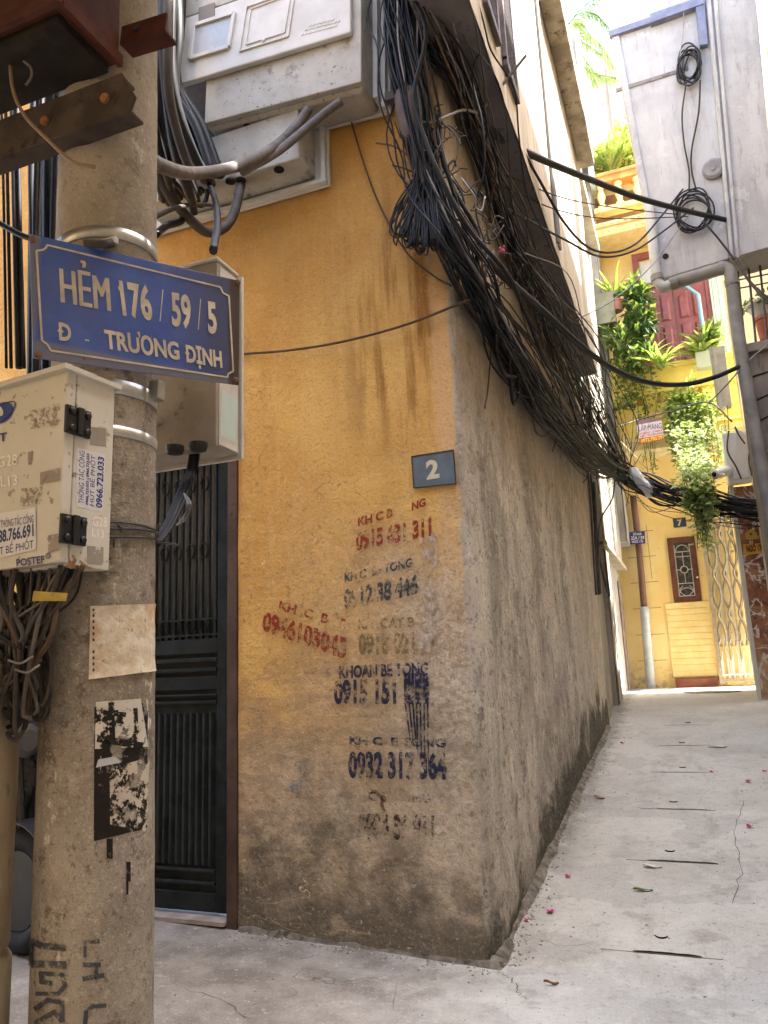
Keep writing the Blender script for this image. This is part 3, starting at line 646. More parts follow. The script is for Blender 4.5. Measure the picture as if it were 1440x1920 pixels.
M_lett = worn('chalky_cream_lettering', (.62, .56, .45), (.44, .40, .33), 20, .7, 0, .05, (.3, .28, .25), .3, 30)
bd.build('border_line', M_lett, sign)
lt = Mesh()
for s, bl, br, tl in (('HẺM', (347, 440), (621, 490), (336, 247)), ('176', (690, 505), (862, 537), (668, 322)), ('/', (897, 545), (920, 548), (897, 366)), ('59', (968, 563), (1078, 582), (960, 388)), ('/', (1113, 590), (1131, 594), (1113, 418)), ('5', (1172, 604), (1222, 613), (1164, 438)),
                      ('Đ', (333, 648), (402, 659), (330, 555)), ('-', (478, 672), (502, 677), (478, 607)), ('TRƯƠNG', (592, 694), (1012, 762), (584, 596)), ('ĐỊNH', (1050, 772), (1252, 806), (1044, 682))):
    if 'M' in s:
        for dx, e_ in ((-5, .0014), (0, .0018), (5, .0022)): lt.text(s, sc(bl[0]+dx, bl[1]+dx*.18, e_), sc(br[0]+dx, br[1]+dx*.18, e_), sc(tl[0]+dx, tl[1]+dx*.18, e_))
        continue
    lt.text(s, sc(*bl), sc(*br), sc(*tl), bold=(.02 if 'M' in s else .034) if s not in '/-' else .0)
lt.add([sc(664, 352, .0026), sc(669, 376, .0026), sc(694, 352, .0026), sc(690, 330, .0026)], [(0, 1, 2, 3)])
lt.build('lettering', M_lett, sign)
M_riv = worn('rusty_rivet', (.10, .05, .03), (.18, .10, .06), 30)
for q in ((180, 88), (215, 738), (1335, 330), (1325, 880)): Mesh().lathe(sc(*q, -.001), [(.008, 0), (.008, .003), (.004, .006)], 10, SN).build('rivet', M_riv, sign)

# telecom cabinet
c5 = math.radians(5.5); TX = Vector((math.cos(c5), -math.sin(c5), 0)); TY = Vector((math.sin(c5), math.cos(c5), 0)); TO = Vector((-1.152, 1.166, 0))
def tb(a, b, z): return TO + TX*a + TY*b + Vector((0, 0, z))
def tbox(m, a0, b0, z0, a1, b1, z1): return m.hexa([tb(a0, b0, z0), tb(a1, b0, z0), tb(a1, b1, z0), tb(a0, b1, z0)], (0, 0, z1-z0))
def tf(px, py, e=.0012): return onpl(TO - TY*e, -TY, px, py)
def ts(px, py, e=.0012): return onpl(TO + TX*e, TX, px, py)
TB = thing('telecom_cabinet', 'cream steel telecom cabinet with black hinges hung on the pole', 'cabinet', tb(-.23, .07, 1.487))
M_tel = worn('cream_cabinet_paint', (.57, .545, .475), (.63, .605, .54), 5, .5, 0, .06, (.42, .36, .28), .37, 10, (.3, .26, .2), .4)
M_rust = worn('rust_stain', (.20, .08, .03), (.32, .15, .06), 30, .9)
m = Mesh(); tbox(m, -.47, .0015, 1.487, 0, .026, 1.893); m.build('door', M_tel, TB, bevel=.003)
m = Mesh(); tbox(m, -.47, .0285, 1.482, 0, .132, 1.893); m.build('body', M_tel, TB, bevel=.003)
m = Mesh(); m.hexa([tb(-.48, -.014, 1.889), tb(.012, -.014, 1.889), tb(.012, .14, 1.889), tb(-.48, .14, 1.889)], (0, 0, .010)); m.hexa([tb(-.48, -.013, 1.9), tb(.0115, -.013, 1.9), tb(-.02, .10, 1.917), tb(-.45, .10, 1.917)], (0, 0, .001)); m.build('rain_hood', M_tel, TB, bevel=.003)
M_blackpl = plain('black_hinge', (.015, .016, .018), .45)
for z in (1.785, 1.555):
    h = Mesh(); zc = z; tbox(h, .0, -.002, zc-.03, .0085, .062, zc+.03); tbox(h, .0085, .024, zc-.03, .014, .04, zc+.03)
    hg = h.build('hinge', M_blackpl, TB, bevel=.002)
    for b in (.012, .052):
        for dz in (-.018, .018): Mesh().lathe(tb(.0084, b, zc+dz), [(.0075, 0), (.0075, .004), (.004, .0065)], 10, TX).build('hinge_bolt', M_blackpl, hg)
def lines(name, fn, mat, par, items, bold=.02, e=.0012):
    for s, bl, br, tl in items: Mesh().text(s, fn(*bl, e), fn(*br, e), fn(*tl, e), bold=bold).build(name, mat, par)
M_blue = plain('print_blue', (.03, .06, .26), .6); M_navy = plain('print_navy', (.035, .045, .16), .6); M_chalk = stencil('chalk_mark', (.9, .88, .84), .75, 160, .2)
M_stick = plain('sticker_paper', (.74, .74, .75), .6)
lg = Mesh()
def ell(m, c, rx, ry, ang, e, n=28, fn=tf):
    v = []
    for k in range(n):
        t = 2*math.pi*k/n; x, y = rx*math.cos(t), ry*math.sin(t); v.append(fn(c[0] + x*math.cos(ang) - y*math.sin(ang), c[1] + x*math.sin(ang) + y*math.cos(ang), e))
    m.add(v, [tuple(range(n))])
ell(lg, (3, 774), 24, 17, -.75, .0008)
pts = [tf(-12 + 40*math.cos(t*.2)*.92*math.cos(-.62) - 11*math.sin(t*.2)*math.sin(-.62) + 10, 778 + 40*math.cos(t*.2)*math.sin(-.62) + 13*math.sin(t*.2)*math.cos(-.62), .0012) for t in range(-6, 13)]
lg.tube(pts, .0013, 4); lg.build('emblem', M_blue, TB)
l2 = Mesh(); ell(l2, (-2, 770), 7, 11, -.5, .0013); l2.build('emblem_centre', M_tel, TB)
lines('maker_lettering', tf, M_navy, TB, [('VNPT', (-48, 835), (13, 826), (-48, 820)), ('POSTEF', (31, 1062), (84, 1055), (30, 1049))])
rg = Mesh(); rg.tube([tf(90 + 4.5*math.cos(t*.6), 1042 + 5*math.sin(t*.6), .001) for t in range(12)], .0008, 4); rg.text('R', tf(88, 1045), tf(92, 1044), tf(88, 1039)); rg.build('trade_mark', M_navy, TB)
lines('chalk_note', tf, M_chalk, TB, [('G28', (-4, 877), (32, 871), (-4, 857)), ('L13', (2, 912), (33, 909), (1, 893))], .0)
Mesh().quad(tf(-24, 1052, .0006), tf(67, 1030, .0006), tf(67, 951, .0006), tf(-24, 966, .0006)).build('white_sticker', M_stick, TB)
lines('sticker_print', tf, M_navy, TB, [('THÔNG TẮC CỐNG', (1, 990), (63, 980), (1, 976)), ('0988.766.691', (-18, 1020), (63, 1004), (-18, 999)), ('HÚT BỂ PHỐT', (-18, 1044), (63, 1027), (-18, 1030))], .03)
Mesh().quad(ts(143, 950, .0006), ts(192, 959, .0006), ts(198, 852, .0006), ts(145, 839, .0006)).build('white_sticker', M_stick, TB)
lines('sticker_print', ts, M_blue, TB, [('THÔNG TẮC CỐNG', (157, 945), (159, 847), (147, 943)), ('0966.723.033 - 0966.723.033', (165.5, 947), (167.5, 851), (160.5, 946)), ('HÚT BỂ PHỐT', (176, 949), (179, 855), (168, 947)), ('0966.723.033', (191, 953), (195, 858), (180, 951))], .03)
lines('chalk_note', ts, M_chalk, TB, [('G28', (174, 986), (201, 988), (174, 968)), ('L13', (173, 1005), (195, 1009), (173, 990))], .0)
M_tear = alpha_mat('torn_grey_sticker', (.27, .235, .20), (.36, .32, .28), 60, .43)
M_tear2 = alpha_mat('specks_of_glue', (.30, .25, .20), (.36, .3, .25), 110, .53)
for fn, q, mm in ((tf, [(55, 805), (112, 796), (112, 757), (56, 770)], M_tear2), (tf, [(75, 909), (112, 900), (112, 877), (75, 886)], M_tear), (tf, [(37, 950), (78, 946), (80, 913), (40, 916)], M_tear2), (tf, [(90, 1037), (113, 1031), (112, 1000), (90, 1004)], M_tear), (tf, [(53, 872), (60, 870), (62, 845), (52, 848)], M_tear), (ts, [(168, 834), (199, 837), (199, 803), (170, 800)], M_tear), (ts, [(163, 1058), (194, 1060), (194, 1026), (163, 1023)], M_tear)):
    Mesh().quad(*[fn(*p, .0007) for p in q]).build('torn_sticker', mm, TB)
Mesh().quad(ts(128, 1064, .0007), ts(172, 1066, .0007), ts(150, 1050, .0007), ts(130, 1036, .0007)).build('rust_patch', alpha_mat('rust_bloom', (.25, .10, .035), (.36, .2, .1), 50, .47), TB)

# rusty box and steel arms on the pole
M_rusty = worn('rusty_sheet_steel', (.055, .02, .014), (.12, .04, .026), 5, .85, .1, .35, (.20, .085, .04), .35, 12)
rb = thing('rusty_steel_box', 'large rust red steel box high on the pole', 'steel box', (-1.45, 1.18, 2.71))
m = Mesh().box((-1.85, 1.082, 2.715), (-1.14, 1.272, 3.5)); m.build('body', M_rusty, rb, bevel=.006)
m = Mesh().box((-1.8, 1.10, 2.69), (-1.16, 1.26, 2.716)); m.build('bottom_plate', worn('shade_black_steel', (.012, .01, .009), (.03, .024, .02), 8, .9, 0, .3), rb)  # shade of the underside put into a near-black plate
fl = Mesh().box((-1.85, 1.068, 2.705), (-1.13, 1.082, 2.735)); fl.box((-1.14, 1.082, 2.705), (-1.128, 1.272, 2.735)); fl.build('folded_edge', M_rusty, rb)
arm = thing('steel_cross_arm', 'dusty steel channel cross arm bolted to the pole', 'cross arm', (-1.2, 1.24, 2.5))
a = Mesh(); y0, y1 = 1.212, 1.262; xl = -1.5
a.hexa([(xl, y0, 2.51), (-1.052, y0, 2.51), (-1.037, y0, 2.545), (-1.078, y0, 2.622), (xl, y0, 2.622)], (0, .008, 0)); a.box((xl, y0+.008, 2.612), (-1.08, y1, 2.621)); a.box((xl, y0+.008, 2.511), (-1.052, y1, 2.519))
a.build('channel', worn('dusty_dark_steel', (.045, .034, .03), (.085, .066, .055), 10, .85, .2, .3, (.03, .02, .015), .4, 12), arm, bevel=.002)
for x in (-1.30, -1.12): Mesh().lathe((x, y0, 2.565), [(.012, 0), (.012, .008), (.006, .012)], 6, (0, -1, 0)).build('bolt', M_rust, arm)
br = thing('angle_bracket', 'short rusted angle bracket jutting from the pole top', 'bracket', on(1, 1.3, 265, 70))
a = Mesh(); p, q = on(1, 1.28, 228, 68), on(1, 1.28, 312, 42); a.bar(p, q, .006, .05); a.bar(p + Vector((0, .02, -.024)), q + Vector((0, .02, -.024)), .045, .006); a.build('angle', M_rusty, br)
b = Mesh().lathe(on(1, 1.276, 258, 55), [(.009, 0), (.009, .006)], 6, (0, -1, 0)); b.build('bolt', plain('bolt_dark', (.04, .03, .03), .6), br)

# grey junction box behind the pole
gb0, gb1 = on(1, 1.78, 405, 838), on(1, 1.78, 402, 484); gx = gb0.x; gy1 = on(0, gx, 447, 835).y
jb = thing('junction_box', 'grey meter box with teal printed sticker hung behind the pole', 'junction box', (gx-.15, 1.85, gb0.z))
M_gbox = worn('shaded_grimy_box', (.24, .20, .16), (.33, .29, .235), 6, .75, 0, .15, (.13, .10, .075), .4, 8)  # shaded front and lit side put into two box colours
M_gboxl = worn('lit_box_side', (.45, .42, .36), (.55, .52, .46), 8, .65, 0, .1, (.3, .25, .19), .3, 14)
gz0, gz1 = gb0.z + .005, gb1.z - .01
m = Mesh().box((gx-.34, 1.78, gz0), (gx, gy1, gz1)); m.build('body', M_gbox, jb, bevel=.004)
m = Mesh(); m.hexa([(gx-.35, 1.775, gz1), (gx+.004, 1.775, gz1), (gx+.004, gy1-.004, gz1), (gx-.35, gy1-.004, gz1)], (0, 0, .012)); m.build('lid', M_gboxl, jb, bevel=.003)
m = Mesh().box((gx-.36, gy1, gz0-.012), (gx+.012, gy1+.014, gz1+.005)); m.build('back_flange', M_gboxl, jb, bevel=.003)
m = Mesh().box((gx+.0006, 1.792, gz0+.006), (gx+.0022, gy1-.004, gz1-.012)); m.build('side_cover', M_gboxl, jb)
def js(px, py, e=.004): return on(0, gx + e, px, py)
Mesh().quad(js(414, 817, .003), js(443, 832, .003), js(446, 745, .003), js(416, 731, .003)).build('teal_sticker', plain('sticker_pale_teal', (.50, .60, .56), .6), jb)
M_teal = plain('print_teal', (.02, .14, .15), .6)
lines('sticker_print', js, M_teal, jb, [('0936.025.702', (416, 736), (415, 812), (424, 740)), ('MÁY BƠM CHÌM', (425, 742), (424, 818), (430, 745)), ('THÔNG TẮC CỐNG', (431, 745), (430, 824), (436, 748)), ('HÚT BỂ PHỐT', (437, 748), (436, 828), (442, 751))], .03)
M_gland = plain('black_gland', (.018, .015, .014), .6)
for px, py in ((328, 838), (372, 832)): Mesh().lathe(on(2, gz0, px, py) - Vector((0, 0, .02)), [(.022, 0), (.026, .012), (.026, .022)], 16).build('cable_gland', M_gland, jb)
for zz in (gz1-.1, gz0+.1): Mesh().bar((gx-.2, 1.47, zz), (gx-.2, 1.785, zz), .03, .02).build('hanger', M_steel, jb)

# electricity meter boxes on the house wall
M_meter = worn('aged_white_plastic', (.48, .47, .44), (.57, .56, .53), 5, .5, 0, .06, (.26, .235, .2), .36, 7, None, .3, .15)
M_meterd = worn('grimy_white_plastic', (.34, .325, .29), (.43, .415, .37), 6, .65, 0, .1, (.12, .10, .08), .43, 5, (.16, .14, .11), .3, .16)
M_hole = plain('cable_hole', (.01, .009, .009), .9)
mbA, mbB = on(1, 3.2, 383, 232), on(1, 3.2, 677, 153); mb = thing('electricity_meter_box', 'big white meter box with windowed lid mounted high on the wall', 'meter box', (mbA+mbB)/2 + Vector((0, .12, 0)))
UPV = Vector((0.035, 0, 1)).normalized(); AX = (mbB-mbA).normalized()
def mp(a, y, h): return mbA + AX*a + UPV*h + Vector((0, y-3.2, 0))
L = (mbB-mbA).length
def mbox(m, a0, y0, h0, a1, y1, h1): return m.hexa([mp(a0, y0, h0), mp(a1, y0, h0), mp(a1, y1, h0), mp(a0, y1, h0)], UPV*(h1-h0))
m = Mesh(); mbox(m, 0, 3.2, 0, L, 3.44, 1.1); m.hexa([mp(.0, 3.23, 0), mp(L, 3.23, 0), mp(L-.02, 3.25, -.022), mp(.02, 3.25, -.022)], (0, .18, 0)); m.build('body', M_meterd, mb, bevel=.006)
m = Mesh(); mbox(m, -.05, 3.44, -.02, L+.07, 3.462, 1.1); mbox(m, L+.002, 3.35, .02, L+.03, 3.44, 1.1); mbox(m, L+.03, 3.40, -.01, L+.055, 3.44, 1.1); m.build('back_flange', M_meter, mb, bevel=.003)
Mesh().box((-2.95, 3.466, 4.264), (-2.0, 3.482, 5.3)).build('mounting_board', worn('dark_board', (.018, .015, .013), (.035, .028, .024), 6, .9), mb)  # dark board filling the gap beside the meter box
l0, l1 = on(1, 3.165, 331, 160), on(1, 3.165, 657, 60); la = (l1-l0).normalized(); LL = (l1-l0).length
def lp(a, h, y=3.165): return l0 + la*a + UPV*h + Vector((0, y-3.165, 0))
LH = .44
m = Mesh().hexa([lp(0, 0), lp(LL, 0), lp(LL, LH), lp(.0, LH)], (0, .034, 0)); ld = m.build('lid', M_meter, mb, bevel=.008)
def lidp(px, py, e=.0): return on(1, 3.165 - e, px, py)
fr = Mesh(); W1 = [(358, 112), (430, 90), (441, 26), (366, 50)]
w1 = [lidp(*p) for p in W1]
for i in range(4): fr.bar(w1[i] + Vector((0, -.008, 0)), w1[(i+1) % 4] + Vector((0, -.008, 0)), .024, .018, (0, 1, 0))
fr.build('window_frame', M_meter, ld, bevel=.003)
Mesh().quad(*[lidp(*p, .004) for p in W1]).build('window_pane', plain('scratched_pane', (.40, .42, .44), .3, 0, .6), ld)
W2 = [(450, 97), (541, 69), (554, -18), (463, 14)]; fr = Mesh(); w2 = [lidp(*p) for p in W2]
for i in range(4): fr.bar(w2[i] + Vector((0, -.004, 0)), w2[(i+1) % 4] + Vector((0, -.004, 0)), .010, .010, (0, 1, 0))
W3 = [(462, 84), (534, 62), (546, -10), (471, 18)]; w3 = [lidp(*p) for p in W3]
for i in range(4): fr.bar(w3[i] + Vector((0, -.003, 0)), w3[(i+1) % 4] + Vector((0, -.003, 0)), .007, .008, (0, 1, 0))
fr.lathe(lidp(495, 78, .002), [(.012, 0), (.012, .012), (.006, .016)], 12, (0, -1, 0))
fr.build('window_frame', M_meter, ld, bevel=.002)
em = Mesh()
for r, (y0, xa, xb) in enumerate(((48, 580, 622), (56, 572, 636), (65, 565, 634))):
    x = xa
    while x < xb: ww = rnd.uniform(3, 7); p = lidp(x, y0 - (x-xa)*.26); em.bar(p + Vector((0, -.001, 0)), lidp(x+ww, y0 - (x+ww-xa)*.26) + Vector((0, -.001, 0)), .012, .004, (0, 1, 0)); x += ww + 2.5
em.build('embossed_lettering', M_meter, ld)
hp = Mesh(); p = lidp(386, 28, .006); hp.hexa([lidp(372, 46, .006), lidp(402, 36, .006), lidp(402, 4, .006), lidp(372, 14, .006)], (0, .01, 0)); hp.build('hinge', plain('hinge_steel', (.2, .17, .14), .6, .4), ld, bevel=.002)
m = Mesh().hexa([lp(.02, LH+.012, 3.172), lp(LL, LH+.012, 3.172), lp(LL, LH+.5, 3.172), lp(.02, LH+.5, 3.172)], (0, .03, 0)); m.build('upper_lid', M_meterd, mb, bevel=.006)
g = Mesh()
for px, py in ((466, 238), (540, 215), (585, 205), (645, 186)):
    p = onpl(mp(0, 3.2, -.03), UPV, px, py); Mesh().lathe(p - UPV*.004, [(.03, 0), (.03, .012)], 18, UPV).build('cable_hole', M_hole, mb)
bk = Mesh().box((-1.75, 3.40, 4.268), (-1.165, 3.468, 4.318)); tag(bk.build('angle_iron_shelf', M_soffit), 'dark angle iron shelf under the big white meter box', 'shelf bracket')
lb = thing('lower_meter_box', 'second white meter box set low behind the bundle of black cables', 'meter box', (-2.2, 3.4, 3.93))
m = Mesh().box((-2.72, 3.25, 3.955), (-1.675, 3.45, 4.262)); m.build('body', M_meterd, lb, bevel=.008)
m = Mesh().box((-2.80, 3.45, 3.90), (-1.592, 3.472, 4.262)); m.box((-2.80, 3.42, 3.905), (-1.602, 3.45, 3.93)); m.box((-1.632, 3.42, 3.93), (-1.604, 3.45, 4.262)); m.build('back_flange', M_meter, lb, bevel=.003)
g = Mesh()
for px, py in ((375, 357), (523, 318), (432, 340), (452, 338)):
    p = on(2, 3.953, px, py); Mesh().lathe(p - Vector((0, 0, .004)), [(.028, 0), (.028, .01)], 18).build('cable_hole', M_hole, lb)

# ---------------------------------------------------------------- cables
def rubber(name, c, r=.68): return worn(name, c, tuple(v*1.6 for v in c), 6, r, 0, .1, (.07, .062, .055), .25, 9, None, .2)
M_cab = [rubber('black_cable', (.008, .0085, .011), .55), rubber('dark_cable', (.015, .015, .018), .55), rubber('sooty_cable', (.05, .045, .043)), rubber('grey_cable', (.17, .165, .17), .5), rubber('brown_cable', (.07, .045, .03))]
M_cab[0].node_tree.nodes['Principled BSDF'].inputs['Specular IOR Level'].default_value = .25
def pick(): return M_cab[rnd.choices((0, 1, 2, 3, 4), (.40, .28, .15, .11, .06))[0]]
def P1(pts, y=None, x=None):     # (px, py[, depth y]) -> points
    return [on(1, p[2] if len(p) > 2 else y, p[0], p[1]) for p in pts]
def bundle(t, path, sig, n, rad=(.003, .0065), loose=.12, jit=.45, seg=5, ends=0.0):
    path = [Vector(p) for p in path]; N = len(path)
    for k in range(n):
        g1, g2 = rnd.gauss(0, .8), rnd.gauss(0, .8); lo = rnd.random() < loose
        a, b = 0, N
        if rnd.random() < ends: a = rnd.randint(0, 1); b = N - rnd.randint(0, 2)
        pts = []; ph = rnd.random()*9; j1, j2 = rnd.gauss(0, 1), rnd.gauss(0, 1)
        for i in range(a, b):
            tg = (path[min(i+1, N-1)] - path[max(i-1, 0)]).normalized(); s1 = tg.cross(Vector((0, 0, 1))).normalized(); s2 = s1.cross(tg)
            j1 = .5*j1 + rnd.gauss(0, .8); j2 = .5*j2 + rnd.gauss(0, .8)
            f = sig[i] * (1.7 if lo and 0 < i < N-1 else 1)
            d1 = f*(g1 + jit*j1); d2 = f*(g2 + jit*j2) - (abs(rnd.gauss(0, .05)) if lo and 0 < i < N-1 else 0)
            p = path[i] + s1*d1 + s2*d2
            if p.y > Yc - .02 and p.x < Xc + .03 and p.y < 11: p.x = Xc + .03 + .7*(Xc + .03 - p.x)
            pts.append(p)
        thick = rnd.random() < .07; Mesh().tube(spline(pts, seg), rad[1]*1.6 if thick else rnd.uniform(*rad), 5).build('cable', M_cab[0] if thick else pick(), t, smooth=True)
pA = P1([(745, -170, 3.30), (752, 0, 3.30), (764, 110, 3.30), (782, 220, 3.32), (798, 300, 3.34), (818, 370, 3.36), (850, 450, 3.38), (884, 530, 3.52), (918, 600, 3.98), (958, 670, 4.5), (1003, 740, 5.2), (1055, 808, 6.5), (1108, 858, 8.2), (1160, 884, 9.9)])
A = thing('cable_bundle', 'thick black cable bundle running from the meter boxes round the wall corner', 'cable bundle', pA[3], 'bundles of black cables along the alley wall')
bundle(A, pA, [.05, .05, .05, .05, .045, .045, .05, .055, .065, .075, .08, .08, .075, .07, .06], 84, (.0035, .0075))
pB = P1([(752, -190, 3.32), (780, -50, 3.33), (812, 60, 3.38), (848, 140, 3.54), (880, 210, 3.78), (902, 290, 4.05), (924, 380, 4.4), (955, 470, 4.85), (994, 560, 5.5), (1034, 650, 6.5), (1076, 740, 7.9), (1120, 820, 9.0), (1162, 878, 9.9)])
B = thing('cable_bundle', 'looser upper fan of dark cables strung under the soffit of the ochre house', 'cable bundle', pB[3], 'bundles of black cables along the alley wall')
bundle(B, pB, [.07, .07, .065, .055, .05, .055, .065, .075, .09, .11, .12, .10, .06], 56, (.003, .006), .25, .6)
pC = P1([(1160, 882, 9.9), (1185, 897, 9.95), (1212, 910, 9.95), (1245, 924, 9.9), (1290, 936, 9.85), (1330, 943, 9.8), (1366, 950, 9.75), (1410, 956, 9.7), (1470, 960, 9.6)])
Cb = thing('cable_bundle', 'sagging dark cable bundle crossing the alley before the yellow house', 'cable bundle', pC[3], 'bundles of black cables along the alley wall')
bundle(Cb, pC, [.07, .085, .09, .09, .09, .09, .085, .08, .08], 60, (.004, .008), .05, .35)
pD = P1([(962, 470, 4.7), (1000, 540, 5.2), (1042, 620, 5.9), (1084, 705, 6.9), (1126, 790, 8.4), (1160, 876, 9.9)])
D = thing('cable_bundle', 'thin loose strands fanning out where the cable fan meets the tangle', 'cable bundle', pD[3], 'bundles of black cables along the alley wall')
bundle(D, pD, [.05, .08, .12, .16, .16, .09], 36, (.0022, .0044), .4, .7)
# knots of short ends where the bundles meet
kn = thing('wire_tangle', 'bristling tangle of cut wire ends where the cable bundles meet', 'wire tangle', on(1, 9.6, 1140, 868), None)
for k in range(46):
    c = rnd.choice([on(1, 9.5, 1150, 872), on(1, 9.7, 1170, 888), on(1, 8.6, 1120, 862), on(1, 7.6, 1090, 845), on(1, 6, 1035, 780)]) + Vector((rnd.gauss(0, .05), rnd.gauss(0, .25), rnd.gauss(0, .05)))
    pts = [c]; d = Vector((rnd.gauss(.2, .5), rnd.gauss(-.1, .8), rnd.gauss(0, .6)))
    for i in range(4): d = d*.7 + Vector((rnd.gauss(0, .35), rnd.gauss(0, .35), rnd.gauss(-.12, .35))); pts.append(pts[-1] + d*.09)
    Mesh().tube(spline(pts, 4), rnd.uniform(.003, .005), 4).build('wire_end', pick(), kn)
def cable(label, pts, r, mat=None, name='cable', cat='cable', n=8, group=None, sides=7):
    o = Mesh().tube(spline(pts, n), r, sides).build(name, mat or M_cab[1], smooth=True); return tag(o, label, cat, group)
ls = thing('loose_strands', 'stray curling wires bridging the corner bundle and the upper fan', 'wire tangle', on(1, 3.6, 880, 260))
for k in range(34):
    f = rnd.random(); a = (790 + 150*f + rnd.gauss(0, 14), 190 + 330*f + rnd.gauss(0, 20)); y0 = 3.28 + (f > .35)*(f-.35)*2.2
    pts = [on(1, y0, *a)]; sx = rnd.choice((1, 1, -1)); ln = rnd.uniform(25, 70)
    for i in range(1, 6): t = i/5; pts.append(on(1, y0 + .12*t, a[0] + sx*ln*t + rnd.gauss(0, 7), a[1] + ln*(.5*t + rnd.uniform(.2, 1.1)*math.sin(3.1*t)) + rnd.gauss(0, 7)))
    Mesh().tube(spline(pts, 5), rnd.uniform(.0025, .005), 5).build('wire', pick(), ls, smooth=True)
cable('thick black cable sagging from the upper bundle across to the grey overhanging panel', P1([(862, 190, 3.8), (925, 250, 4.2), (1000, 292, 4.8), (1110, 338, 5.8), (1200, 372, 6.6), (1290, 396, 7.4), (1364, 413, 7.97)]), .026, M_cab[0])
cable('heavy black cable drooping in front of the maroon doors from bundle to pipe', P1([(838, 420, 3.4), (905, 480, 3.75), (955, 528, 4.2), (1020, 585, 4.9), (1085, 645, 5.6), (1150, 692, 6.3), (1215, 717, 6.9), (1280, 721, 7.4), (1335, 709, 7.7), (1386, 688, 7.9)]), .024, M_cab[0])
cable('thin black cable looping low from the soffit to the wall panel coil', P1([(955, 235, 4.3), (1010, 335, 4.9), (1060, 420, 5.5), (1105, 465, 6.1), (1150, 473, 6.6), (1195, 455, 7.1), (1240, 405, 7.5), (1280, 355, 7.9)]), .010)
cable('second thin cable looping just below the first before the yellow wall', P1([(930, 380, 4.4), (1000, 418, 5.), (1060, 450, 5.7), (1125, 481, 6.4), (1185, 472, 7.), (1235, 440, 7.5), (1300, 390, 7.95)]), .009)
cable('hair thin wire stretched straight over the alley above the yellow frieze', P1([(950, 330, 4.5), (1060, 372, 5.6), (1160, 390, 6.7), (1270, 402, 7.9)]), .005)
cable('lowest hair thin wire over the alley, ending in the panel coil', P1([(945, 350, 4.5), (1050, 395, 5.5), (1150, 410, 6.6), (1290, 406, 7.9)]), .005)
cable('thin grey wire slanting from the cable fan up to the panel bottom', P1([(1080, 600, 7.), (1150, 562, 7.2), (1220, 500, 7.6), (1265, 440, 7.9), (1300, 392, 7.95)]), .006, M_cab[3])
cable('single dark wire sagging across the ochre wall above the number plate', [fw(453, 664, .012), fw(540, 657, .05), fw(640, 641, .06), fw(760, 609, .05), fw(880, 562, .03)], .0065, M_cab[4])
cable('slim dark wire dangling from the big meter box towards the wall corner', [fw(657, 222, .04), fw(680, 300, .03), fw(712, 385, .03), fw(760, 470, .03), fw(810, 515, .03), fw(846, 536, .03)], .005, M_cab[4])
cable('stiff grey cable end sticking up out of the cable fan', P1([(880, 225, 3.9), (906, 203, 3.95), (945, 155, 3.95), (987, 103, 3.9)]), .0085, M_cab[3])
cable('grey bent cable crossing over the bundles at their crossing point', P1([(772, 226, 3.3), (810, 230, 3.3), (845, 215, 3.4), (870, 206, 3.6), (895, 212, 3.8)]), .008, M_cab[3])
cable('thin brown cable end poking from the bundle over ochre plaster', [fw(705, 268, .12), fw(740, 275, .13), fw(775, 300, .12)], .0045, M_cab[4])
cable('short curved wire end poking out just above the hanging coil', [fw(736, 310, .12), fw(758, 316, .13), fw(786, 328, .12)], .0045, M_cab[1])
cable('pale wire running over the dark soffit, farther from the shutters', P1([(860, -20, 3.6), (868, 90, 3.8), (876, 160, 3.9), (903, 230, 4.0)]), .005, M_cab[3])
cable('pale wire running over the dark soffit, closer to the shutters', P1([(874, -20, 3.7), (882, 70, 3.85), (890, 140, 3.95), (905, 195, 4.05)]), .005, M_cab[3])
for i, (lab, pts) in enumerate((('black cable loop hanging lowest under the corner bundle', [(950, 640), (956, 700), (962, 755), (972, 740), (968, 690), (975, 660)]), ('wide black cable loop bulging out of the corner bundle over ochre plaster', [(932, 615), (930, 655), (945, 700), (968, 705), (980, 690)]),
                                ('long cable loop swinging down from mid bundle to the tangle', [(975, 705), (1000, 755), (1030, 790), (1062, 800)]), ('narrow wire loop drooping against the grey wall', [(1000, 760), (1003, 805), (1020, 818), (1038, 800), (1046, 790)]),
                                ('pale thin wire loop hanging below the tangle', [(1072, 828), (1052, 845), (1056, 868), (1066, 850), (1064, 830)]))):
    yy = [4.0, 3.9, 5., 5.4, 6.8][i]
    cable(lab, [on(0, Xc + .09, *p) for p in pts], (.011, .011, .012, .006, .006)[i], (M_cab[0], M_cab[0], M_cab[2], M_cab[4], M_cab[3])[i])
cable('thin wire hanging straight down the grey wall from the bundle', [aw(922, 640, .05), aw(918, 690, .03), aw(914, 735, .02), aw(909, 765, .02)], .0045, M_cab[4])
cable('long slack wire curving down the cream wall below the tangle', P1([(1153, 900, 9.4), (1148, 935, 9.2), (1128, 970, 8.6), (1122, 1005, 8.2), (1121, 1040, 8.1)]), .009, M_cab[1])
for x, lab in ((1104, 'dark straight conduit down the grey wall, nearer the camera'), (1108.5, 'dark straight conduit down the grey wall, farther from the camera')):
    cable(lab, [aw(x-2, 880, .02), aw(x+4, 950, .02), aw(x+9, 1040, .02), aw(x+14, 1115, .02)], .012, M_cab[2], 'conduit', 'conduit')
hc = thing('hanging_wire_coil', 'clump of thin black wire loops hanging at the wall corner', 'wire coil', fw(790, 330, .16))
